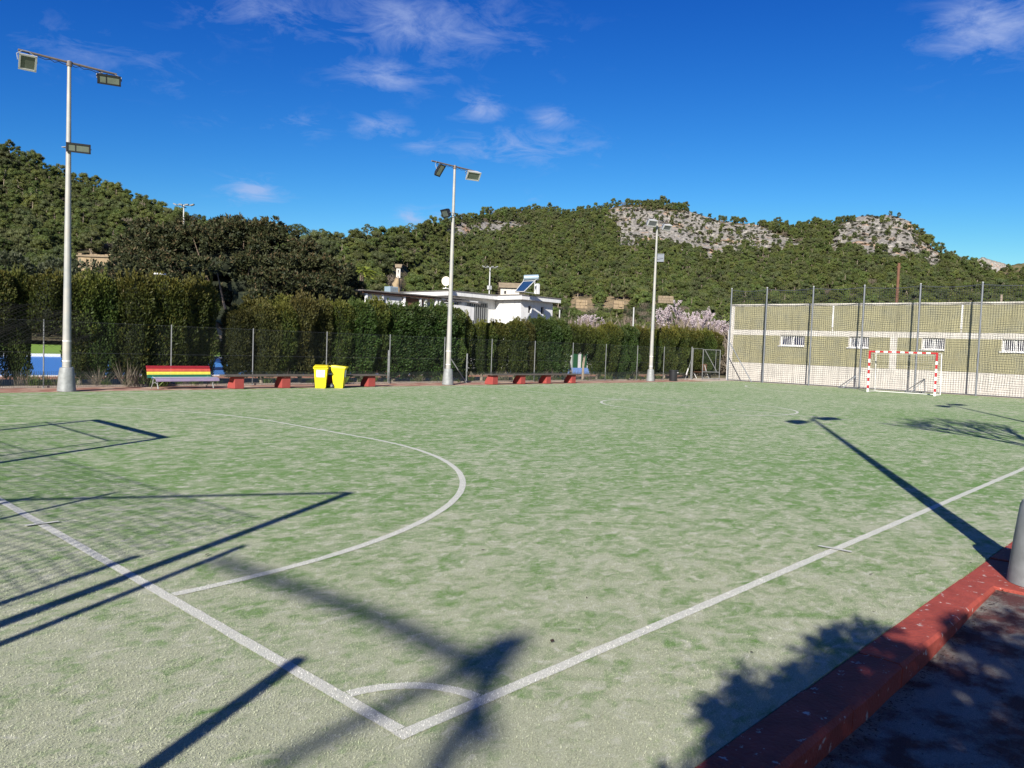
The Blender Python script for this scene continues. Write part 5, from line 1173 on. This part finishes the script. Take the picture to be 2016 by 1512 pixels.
# pines standing clear on the saddle, crown and trunk apart
def sky_pine(px, ytop, ybase, wpx, seed, label):
    b = surf(px, ybase+4); D = float((b-CAM)@fw); Hh = (ybase+4-ytop)/F*D; cr = wpx/2/F*D
    t = thing('pine_tree', label, 'pine tree', tuple(b)); r2 = np.random.default_rng(seed)
    lean = r2.normal(0, .4); q = MB().bar((0, 0, -.8), (lean*.5, 0, Hh*.5), .17, .12, n=7).bar((lean*.5, 0, Hh*.5), (lean, 0, Hh*.85), .12, .05, n=6); P_, D_, va = [], [], []
    ncl = 8 if wpx < 30 else 15
    for k in range(ncl):
        a = k*2.4+r2.normal(0, .4); f = (k+.5)/ncl; rr = cr*.72*math.sqrt(max(.04, 1-((f-.3)/.8)**2)); c = ux*rr*math.cos(a)+uy*rr*math.sin(a)+np.array([lean, 0, Hh*(.50+.40*f)])
        q.bar((lean*.7, 0, Hh*(.42+.35*f)), c-[0, 0, .15], .05, .02, n=4); n = 190; d = r2.normal(size=(n, 3)); d[:, 2] = np.abs(d[:, 2])-.2; d /= np.linalg.norm(d, axis=1)[:, None]
        P_.append(c+d*np.array([1, 1, .6])*cr*.34*(.8+.3*r2.random((n, 1)))); D_.append(d+r2.normal(0, .4, (n, 3))+[0, 0, .4]); va.append(np.full(n, r2.uniform(.1, .8)))
    link('trunk', q.mesh('trunk', M['palebark']), t); V, Q, at = leaves(np.concatenate(P_), np.concatenate(D_), np.full(ncl*190, .34), np.full(ncl*190, .16), r2, np.concatenate(va))
    link('crown', nmesh('crown', V, Q, Mpine, at), t)
for a in [(548, 425, 455, 34, 1, 'two-humped pine, first on the skyline right of the big dark tree'), (588, 424, 462, 46, 2, 'broad umbrella pine, widest of those on the skyline'),
          (631, 425, 460, 27, 3, 'slender pine with open crown on the skyline right of the broad one'), (657, 431, 458, 17, 4, 'smallest thin skyline pine with bare lower trunk'),
          (703, 438, 462, 22, 5, 'rounded skyline pine above the pergola, left of two'), (722, 435, 470, 25, 6, 'skyline pine above the pergola with a long pale trunk'),
          (497, 430, 458, 52, 7, 'wide low pine rising just over the top of the big dark tree'), (812, 440, 468, 28, 8, 'pine on the skyline left of the middle mast')]: sky_pine(*a)

# buildings and walls on the slope
def slope_house(px0, px1, ytop, ybase, D, label, name, m_, roofm, h_roof=.25, wins_=(), flat=True):
    a = at_depth(px0, ybase, D); b = at_depth(px1, ybase, D); w = np.linalg.norm((b-a)[:2]); hgt = (ybase-ytop)/F*D
    c = (a+b)/2; t = thing(name, label, 'building', (c[0], c[1], c[2]), math.atan2(b[1]-a[1], b[0]-a[0]))
    q = MB(); cur = -w/2
    for (u0, u1, v0, v1) in wins_:
        x0, x1, z0, z1 = -w/2+w*u0, -w/2+w*u1, hgt*v0, hgt*v1
        q.box(cur, x0, 0, w*.6, -3, hgt); q.box(x0, x1, 0, w*.6, -3, z0); q.box(x0, x1, 0, w*.6, z1, hgt); cur = x1
        f_ = MB().box(x0+.001, x1-.001, .25, .3, z0+.001, z1-.001).build('window', M['dark'], t); MB().box(x0-.08, x1+.08, -.08, -.002, z0-.12, z0-.01).build('sill', m_, f_)
    q.box(cur, w/2, 0, w*.6, -3, hgt); q.build('wall', m_, t)
    if flat:
        MB().box(-w/2-.15, w/2+.1, -.22, w*.6+.2, hgt+.002, hgt+h_roof*.5).build('roof_edge', roofm, t)
        q = MB(); r_ = random.Random(int(px0))
        for i in range(14): x = -w/2+.1+i*(w-.3)/14; q.box(x, x+w/14*.9, -.16, .3, hgt+h_roof*.5+.002, hgt+h_roof*.5+r_.uniform(.05, .28))
        q.build('parapet_stones', m_, t)
    else:
        MB().add([(-w/2-.2, -.3, hgt), (w/2+.2, -.3, hgt), (w/2+.3, w*.6+.4, hgt), (-w/2-.3, w*.6+.4, hgt), (-w/2-.3, w*.3, hgt+h_roof), (w/2+.3, w*.3, hgt+h_roof)], [(0, 1, 5, 4), (2, 3, 4, 5), (0, 4, 3), (1, 2, 5), (3, 2, 1, 0)]).build('roof', roofm, t)
        MB().box(w*.28, w*.28+.3, w*.3, w*.3+.3, hgt+.1, hgt+h_roof+.35).build('chimney', m_, t) if w > 3 else None
    return t
def stone_mat_copy(): return M['stone']
h = slope_house(153, 262, 507, 560, 112, 'ruined ochre stone house half hidden by shrubs on the left hillside', 'stone_house', M['stone'], M['stonew'], .35, ((.38, .445, .28, .62),))
slope_house(780, 788, 527, 541, 150, 'small white roofed tower house among the trees above the clubhouse', 'small_house', M['cream'], M['stonew'], .7, ((.35, .6, .3, .7),), False)
slope_house(985, 1022, 567, 582, 105, 'low house with terracotta roof behind the solar water heater', 'small_house', M['cream'], M['stonew'], .75, ((.2, .3, .2, .6),), False)
def terrace(px0, px1, y0, y1, D, label, m_):
    a = at_depth(px0, y1, D); b = at_depth(px1, y1+1, D); w = np.linalg.norm((b-a)[:2]); hh = (y1-y0)/F*D; c = a
    t = thing('terrace_wall', label, 'stone wall', tuple(c), math.atan2(b[1]-a[1], b[0]-a[0])); r_ = random.Random(int(px0)); z = -.6
    while z < hh:
        x = 0; rh = r_.uniform(.22, .38)
        while x < w:
            l = r_.uniform(.35, .7); edge_ = hh*(.55+.45*math.sin(PI*min(1, max(0, (x+.2)/w)))**.6)
            if z > edge_-.1: x += l; continue
            MB().box(x, min(w, x+l-.03), r_.uniform(-.12, .04), .5, z, z+rh-.025).build('stone', m_, t); x += l
        z += rh
terrace(1134, 1156, 588, 597, 96, 'ochre terrace wall on the slope right of the clubhouse roof', M['stone'])
terrace(1208, 1228, 592, 598, 96, 'ochre terrace wall on the slope between the two blossom trees', M['stone'])
terrace(1296, 1326, 582, 587, 100, 'low stone terrace wall just right of the right mast', M['stonew'])
r_ = np.random.default_rng(8); V, Q = blob((0, 0, 1.0), (.55, .5, 1.0), r_, 10, 7, .25); b = at_depth(782, 572, 88)
tag(link('rock', nmesh('rock', V, Q, M['stone']), None, (b[0], b[1], b[2]-.6)), 'orange rock outcrop behind the air cooler on the pergola', 'rock')

# scrub, bare bushes and blossom trees on the flat land behind the hedge
def branch_tree(seed, H, spread, levels=4, r0=.09, up_=.55, nb=(3, 4), wig=.25, droop=0):
    rr_ = random.Random(seed); q = MB(); tips = []; segs = []
    def go(p_, d, L_, r, lv):
        d = d/np.linalg.norm(d); n = 3; pts = [p_]
        for k in range(n):
            d = d+np.array([rr_.gauss(0, wig*.35), rr_.gauss(0, wig*.35), rr_.gauss(.04, .08)]); d /= np.linalg.norm(d); pts.append(pts[-1]+d*L_/n)
        for k in range(n): q.bar(pts[k], pts[k+1], r*(1-.15*k), r*(1-.15*(k+1)), n=6 if lv > 2 else 4, cap=False); segs.append((pts[k], pts[k+1], lv))
        if lv == 0: tips.append(pts[-1]); return
        for i in range(rr_.randint(*nb)):
            a = rr_.uniform(0, 2*PI); s_ = spread*rr_.uniform(.6, 1.2); nd = d*(1-.25*s_)+np.array([math.cos(a)*s_, math.sin(a)*s_, up_*.35]); k = rr_.choice([2, 3, 3]) if i else 3
            go(pts[k], nd, L_*rr_.uniform(.62, .82), r*.58, lv-1)
    go(np.array([0, 0, -.1]), np.array([0, 0, 1.]), H*.30, r0, levels); return q, segs
def blossom(loc, seed, H, label):
    t = thing('almond_tree', label, 'almond tree', loc); q, segs = branch_tree(seed, H, .75, 4, .10); q.build('trunk', M['bark'], t)
    r2 = np.random.default_rng(seed); P_ = []
    for a, b, lv in segs:
        if lv <= 1:
            n = 16 if lv == 0 else 9
            if r2.random() < .85: P_.append(a+(b-a)*r2.random((n, 1))+r2.normal(0, .035, (n, 3)))
    P_ = np.concatenate(P_); D_ = r2.normal(size=P_.shape); V, Q, at = leaves(P_, D_, np.full(len(P_), .085), np.full(len(P_), .085), r2); link('blossom', nmesh('blossom', V, Q, Mbloss, at), t)
for px, D, s_, H, lab in ((1160, 72, 31, 6.3, 'pink blossoming almond tree left of the right mast'), (1335, 68, 32, 7.4, 'larger blossoming almond tree between the right mast and the wall'), (1385, 72, 33, 6.6, 'blossoming almond tree nearest the left end of the wall'),
                          (1232, 78, 34, 4.6, 'small sparse blossoming almond tree between the two fuller ones'), (1640, 82, 35, 7.0, 'sparse blossoming tree above the wall top, left'), (1700, 80, 36, 7.6, 'sparse blossoming tree above the wall top, right'), (1420, 80, 37, 6.4, 'sparse blossoming tree half hidden by the wall corner')):
    b = at_depth(px, 640, D); blossom((b[0], b[1], -.3), s_, H, lab)
pts = []; r2 = np.random.default_rng(12)
for k in range(560):
    px = r2.uniform(600, 1500); D = r2.uniform(64, 112); b = at_depth(px, 640, D); pts.append((b[0], b[1], -.4, r2.uniform(.8, 1.5)))
pts = [p_ for p_ in pts if not (33 < p_[0] < 45 and 34 < p_[1] < 50)]
scatter('brushwood', pts[:430], TWIG, 'tangle of bare brown bushes on the flat land behind the hedge', 'brushwood')
for k in range(60):
    px = [r2.uniform(560, 1150), r2.uniform(1440, 2016)][k % 3 == 0]; D = r2.uniform(75, 115); b = at_depth(px, 640, D); s_ = r2.uniform(.9, 1.7)
    if k % 3 == 0: o = link('pine_tree', PINES[k % 8], None, (b[0], b[1], -.4), r2.uniform(0, 6), .75*s_); tag(o, 'dark pine in the row just behind the top of the olive wall', 'pine tree', 'pines behind the olive wall')
    else: o = link('bush', BUSH[k % 4], None, (b[0], b[1], -.4), r2.uniform(0, 6), 1.3*s_); tag(o, 'large grey green bush on the flat land behind the pergola and clubhouse', 'bush', 'bushes behind the clubhouse')
# bushes in front of the ruined house and palm
for px, py, D, s_, lab in ((178, 566, 100, 1.3, 'dark bush at the left foot of the ruined stone house'), (232, 566, 102, 1.0, 'bush at the right foot of the ruined stone house'), (120, 566, 96, 1.6, 'grey bush left of the ruined house'), (40, 560, 92, 1.7, 'grey bush above the left end of the tall hedge')):
    b = at_depth(px, py, D); tag(link('bush', BUSH[px % 4], None, tuple(b), px, s_), lab, 'bush')
b = at_depth(712, 555, 100); pm = thing('palm_tree', 'short palm with yellow green fronds on the slope above the pergola', 'palm tree', tuple(b)); MB().bar((0, 0, -1), (0, 0, 1.2), .3, .25, n=8).build('trunk', M['bark'], pm)
r2 = np.random.default_rng(4); P_, D_ = [], []
for k in range(26):
    a = r2.uniform(0, 2*PI); el = r2.uniform(.1, 1.2)
    for s_ in np.linspace(.1, 1, 14):
        c = np.array([math.cos(a)*math.cos(el)*2*s_, math.sin(a)*math.cos(el)*2*s_, 1.2+math.sin(el)*2*s_-1.1*s_**2]); 
        for q_ in (-1, 1): P_.append(c); D_.append([math.cos(a)+q_*-math.sin(a), math.sin(a)+q_*math.cos(a), -.3])
V, Q, at = leaves(np.array(P_), np.array(D_), np.full(len(P_), .5), np.full(len(P_), .09), r2); mp_ = leaf_mat('palm_frond', (.10, .15, .02), (.22, .26, .04), rand=0); link('fronds', nmesh('fronds', V, Q, mp_, at), pm)

# ------------------------------------------------------------------ the big dark tree
bc = at_depth(470, 560, 47); bt = thing('broad_tree', 'very broad dark evergreen tree with brownish leaf tips behind the hedge', 'tree', (bc[0], bc[1], -.3))
r2 = np.random.default_rng(9)
prof = [(228, 585), (240, 540), (250, 500), (268, 455), (300, 434), (350, 440), (395, 432), (445, 425), (480, 434), (540, 452), (600, 482), (640, 505), (672, 530), (694, 572)]
low_p = [(228, 590), (300, 585), (380, 588), (440, 600), (560, 600), (700, 592)]
UU = [(px-470)/F*47 for px, _ in prof]; HH = [at_depth(px, py, 47)[2]+.65 for px, py in prof]
LL = [at_depth(px, py, 47)[2]+.3 for px, py in low_p]; LU = [(px-470)/F*47 for px, _ in low_p]
UC = []; 
for k in range(250):
    u = r2.uniform(UU[0]+.35, UU[-1]-.35); w_ = r2.uniform(-1, 1); top = np.interp(u, UU, HH); lo = np.interp(u, LU, LL); f = math.sqrt(1-w_*w_*.85)
    s_ = r2.random()**.55; z = lo-.3+(top-lo-.1)*f*s_; half = 5.2*math.sqrt(max(.06, 1-(u/7.4)**2)); UC.append((u, w_*half*(1.0 if s_ < .8 else .7), z, r2.uniform(.55, 1.0)))
P_, D_, va, tp, ctr = [], [], [], [], []
for (u, w_, z, r_) in UC:
    c = ux*u+uy*w_+np.array([0, 0, z]); ctr.append(c); nt_ = 27
    d = r2.normal(size=(nt_, 3)); d[:, 2] = np.abs(d[:, 2])-.35*r2.random(nt_); d /= np.linalg.norm(d, axis=1)[:, None]; tc_ = c+d*np.array([1, 1, .8])*r_*(.75+.35*r2.random((nt_, 1)))
    for i in range(nt_):
        ax = d[i]*.7+np.array([0, 0, .9]); ax /= np.linalg.norm(ax); n = 22; dd = ax*.55+r2.normal(0, .62, (n, 3)); P_.append(np.repeat(tc_[i:i+1], n, 0)+r2.normal(0, .06, (n, 3))); D_.append(dd)
        va.append(np.full(n, r2.uniform(.1, .8))); up_k = max(0, d[i, 2])*(.5+.5*(z/8)); tp.append((r2.random(n) < .34*up_k)*r2.uniform(.3, 1))
P_ = np.concatenate(P_); V, Q, at = leaves(P_, np.concatenate(D_), np.full(len(P_), .21), np.full(len(P_), .085), r2, np.concatenate(va), np.concatenate(tp))
link('crown', nmesh('crown', V, Q, Mfig, at), bt)
q = MB(); q.bar((0, 0, -.2), (0, 0, 1.5), .55, .45, n=12)
sel = [ctr[i] for i in range(0, len(ctr), 4)]
for c in sel:
    k1 = np.array([c[0]*.35, c[1]*.35, 1.2+c[2]*.25]); k2 = np.array([c[0]*.72, c[1]*.72, c[2]*.72]); q.path([(0, 0, 1.2), k1], .22, .15, n=6); q.path([k1, k2], .13, .07, n=5); q.path([k2, c], .06, .03, n=4)
link('limbs', q.mesh('limbs', M['bark'], True), bt)
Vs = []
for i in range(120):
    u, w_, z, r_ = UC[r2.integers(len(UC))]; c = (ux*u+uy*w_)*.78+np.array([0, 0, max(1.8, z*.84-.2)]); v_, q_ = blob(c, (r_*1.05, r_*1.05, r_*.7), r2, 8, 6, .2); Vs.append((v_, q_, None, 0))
V, Q, at, mi = merge(Vs); link('dark_core', nmesh('dark_core', V, Q, Mcore), bt)  # solid dark blobs added to fill the crown and darken its inside
# dark bushes under it
for k, (px, D, s_) in enumerate(((520, 40, 1.0), (560, 38, 1.0), (620, 40, 1.0), (300, 36, 1.0))):
    b = at_depth(px, 620, D); o = link('bush', HD['tall'][k % 4], None, (b[0], b[1], -.4), k, (2.2, 2.2, 1.15)); tag(o, 'dark bush between hedge and big tree, '+['below the middle of its crown', 'right of its trunk', 'at the right end of its crown', 'at the left end of its crown'][k], 'bush', 'bushes under the big dark tree')

# ------------------------------------------------------------------ trees outside the picture whose shadows fall into it
wt = thing('bare_tree', 'bare winter tree beyond the near sideline, its twigs just entering the sky', 'tree', (12.3, -2.45, -.13))
q, segs = branch_tree(8, 7.3, .56, 5, .13, up_=1.2, nb=(3, 4), wig=.28); q.build('branches', M['greybark'], wt)
sp_ = thing('shade_tree', 'leafy small tree behind the viewer shading the kerb', 'tree', (-4.6, -5.6, -.13)); r2 = np.random.default_rng(2)
tg = []
for k in range(1500):
    x = r2.uniform(-.6, 5.2); y = r2.uniform(-6.5, -.62)
    lim = -.80+.10*math.sin(x*5.1)+.08*math.sin(x*11.3+1)-(0 if x < 2.55 else (x-2.55)*.42)
    if x < .7: lim = -1.0+.1*x
    if y > lim-.05: continue
    if x > 2.9 and y > -2.3 and (noise.noise(Vector((x*1.7, y*2.4, 3))) > .04): continue
    tg.append((x, y))
P_, D_ = [], []; q = MB(); q.bar((0, 0, 0), (0, 0, 1.9), .14, .11, n=8)
for (x, y) in tg:
    z = r2.uniform(3.0, 3.9); c = np.array([x-K[0]*z, y-K[1]*z, z]); n = 75; d = r2.normal(size=(n, 3)); d /= np.linalg.norm(d, axis=1)[:, None]
    P_.append(c-np.array([-4.6, -5.6, -.13])+d*r2.uniform(.02, .13, (n, 1))); D_.append(d+r2.normal(0, .4, (n, 3)))
    if r2.random() < .12: e = c-np.array([-4.6, -5.6, -.13]); q.path([(0, 0, 1.8), e*.5+[0, 0, .9], e], .05, .012, n=4)
P_ = np.concatenate(P_); V, Q, at = leaves(P_, np.concatenate(D_), np.full(len(P_), .085), np.full(len(P_), .05), r2); link('crown', nmesh('crown', V, Q, Mshade, at), sp_); q.build('trunk', M['bark'], sp_)
# a tall pruned tree far behind: soft shadows near the corner
pt = thing('pruned_tree', 'tall pruned tree far behind the viewer, seen only by its soft shadow', 'tree', (-14.4, -8.0, -.13))
def G_(gx, gy, z): return np.array([gx-K[0]*z, gy-K[1]*z, z])-np.array([-14.4, -8.0, -.13])
q = MB(); J = G_(.93, .30, 8.6)
q.path([(0, 0, 0), G_(-.6, -.62, 7.6), G_(.62, .12, 8.6), G_(1.20, .45, 9.1)], .07, .05, n=8)
q.path([G_(.72, .14, 8.6), G_(.78, 1.2, 8.8), G_(.62, 3.0, 9.0)], .065, .05, n=7); q.path([J, G_(.3, .28, 8.3), G_(-.6, .14, 7.9)], .055, .045, n=7)
q.path([G_(.2, -.3, 8.0), G_(.75, .32, 8.7), G_(1.1, .50, 9.0)], .05, .03, n=6)
q.build('trunk', M['bark'], pt)
P_ = []; 
for (gx, gy, s_, n) in ((1.14, .44, .035, 55), (1.05, .39, .055, 80), (.96, .36, .075, 75), (.88, .38, .08, 50), (.70, .20, .08, 40)):
    for i in range(n): P_.append(G_(gx+r2.normal(0, s_), gy+r2.normal(0, s_*.7), 8.6+r2.normal(0, .2)))
P_ = np.array(P_); V, Q, at = leaves(P_, r2.normal(size=P_.shape), np.full(len(P_), .08), np.full(len(P_), .045), r2); link('foliage', nmesh('foliage', V, Q, Mshade, at), pt)
# short thick post beside the near goal line, shadow only
p5 = thing('fence_post', 'single steel post behind the near corner, seen by its shadow', 'post', (-3.3, -.9, 0))
hh = (.09+3.3)/K[0]; p5.location = (-3.3, .98-hh*K[1], 0); MB().bar((0, 0, -.1), (0, 0, hh), .045, n=10).build('post', M['steel'], p5)

# ------------------------------------------------------------------ litter
r2 = np.random.default_rng(3); V, Q = [], []
def leaf_at(x, y, z, s_):
    a = r2.uniform(0, 6.28); c, s = math.cos(a)*s_, math.sin(a)*s_; b = len(V)
    V.extend([(x-c, y-s, z), (x-s*.4, y+c*.4, z+s_*.25*r2.random()), (x+c, y+s, z+s_*.1), (x+s*.4, y-c*.4, z+s_*.25*r2.random())]); Q.append([b, b+1, b+2, b+3])
for px, py, s_ in ((408, 1092, .03), (1087, 1262, .032), (951, 1083, .022), (1155, 1177, .015), (1140, 1240, .012), (1715, 1131, .025), (1480, 1284, .014), (1911, 1108, .018), (1720, 1205, .012), (660, 1200, .01), (1750, 1160, .008)):
    p_ = on_plane(px, py, 2, .01); leaf_at(p_[0], p_[1], .012, s_)
for k in range(50): leaf_at(r2.uniform(-.5, 9), r2.uniform(-.9, 7), .010, r2.uniform(.005, .012))
for k in range(900): 
    y = -1.262-abs(r2.normal(0, .05)) if r2.random() < .8 else r2.uniform(-2.4, -1.25); lx = r2.uniform(-.5, 5.2); leaf_at(lx, y, asp_z(lx)+.006+.012*r2.random(), r2.uniform(.005, .014))
tag(link('dead_leaves', nmesh('dead_leaves', np.array(V), np.array(Q), M['deadleaf'])), 'dry leaves scattered on the turf and along the foot of the kerb', 'leaves', kind='stuff')

# ------------------------------------------------------------------ turf pile near the viewer: real fibres, thinning with distance
def pile_mesh(seed, n, side=.5):
    r3 = np.random.default_rng(seed); P = np.stack([r3.uniform(-side/2, side/2, n), r3.uniform(-side/2, side/2, n), np.full(n, .000)], 1)
    a = r3.uniform(0, 6.283, n); D = np.stack([np.cos(a), np.sin(a), r3.uniform(.25, 1.3, n)], 1); D /= np.linalg.norm(D, axis=1)[:, None]
    L = r3.uniform(.004, .012, n)[:, None]; Sx = np.cross(D, [0, 0, 1.]); Sx /= np.linalg.norm(Sx, axis=1)[:, None]; w = r3.uniform(.0008, .0016, n)[:, None]
    V = np.stack([P-Sx*w, P+Sx*w, P+D*L+Sx*w*.3], 1).reshape(-1, 3); return nmesh('pile_fibre', V, np.arange(3*n).reshape(n, 3), M['pile'], {'var': np.repeat(r3.random(n), 3)})
PV = [pile_mesh(i, n) for i, n in enumerate((4200, 3000, 1900, 1000, 420))]
pts = []; pick = []
for gx in np.arange(-1.5, 12, .5):
    for gy in np.arange(-.745, 12, .5):
        sx_, sy_ = proj([gx, gy, 0]); d_ = math.hypot(gx-CAM[0], gy-CAM[1]); inv = (np.array([gx, gy, 0])-CAM)@fw > .5
        if not inv or sx_ < -350 or sx_ > 2300 or sy_ > 1900 or d_ > 11: continue
        k = min(4, max(0, int((d_-3.2)/1.6+.5*hr.random()))); pts.append((gx, gy, .0045)); pick.append(k)
me = bpy.data.meshes.new('turf_pile'); me.from_pydata(pts, [], [])
a = me.attributes.new('pick', 'INT', 'POINT'); a.data.foreach_set('value', np.array(pick, np.int32))
a = me.attributes.new('rot', 'FLOAT', 'POINT'); a.data.foreach_set('value', np.random.default_rng(1).integers(0, 4, len(pts))*PI/2)
cl = bpy.data.collections.new('pile_kinds')
for i, m_ in enumerate(PV): cl.objects.link(bpy.data.objects.new('pile_kind_%d' % i, m_))
ng = bpy.data.node_groups.new('turf_pile', 'GeometryNodeTree'); ng.interface.new_socket('Geometry', in_out='INPUT', socket_type='NodeSocketGeometry'); ng.interface.new_socket('Geometry', in_out='OUTPUT', socket_type='NodeSocketGeometry')
gi = ng.nodes.new('NodeGroupInput'); go = ng.nodes.new('NodeGroupOutput'); ci = ng.nodes.new('GeometryNodeCollectionInfo'); ci.inputs['Collection'].default_value = cl
ci.inputs['Separate Children'].default_value = True; ci.inputs['Reset Children'].default_value = True
ip = ng.nodes.new('GeometryNodeInstanceOnPoints'); ip.inputs['Pick Instance'].default_value = True
na = ng.nodes.new('GeometryNodeInputNamedAttribute'); na.data_type = 'INT'; na.inputs['Name'].default_value = 'pick'
nr_ = ng.nodes.new('GeometryNodeInputNamedAttribute'); nr_.data_type = 'FLOAT'; nr_.inputs['Name'].default_value = 'rot'; cx = ng.nodes.new('ShaderNodeCombineXYZ'); ng.links.new(nr_.outputs['Attribute'], cx.inputs[2]); ng.links.new(cx.outputs[0], ip.inputs['Rotation'])
ng.links.new(gi.outputs[0], ip.inputs['Points']); ng.links.new(ci.outputs[0], ip.inputs['Instance']); ng.links.new(na.outputs['Attribute'], ip.inputs['Instance Index']); ng.links.new(ip.outputs[0], go.inputs[0])
o = link('turf_pile', me); md = o.modifiers.new('pile', 'NODES'); md.node_group = ng
tag(o, 'short worn fibres of the artificial turf near the corner', 'turf', kind='stuff')
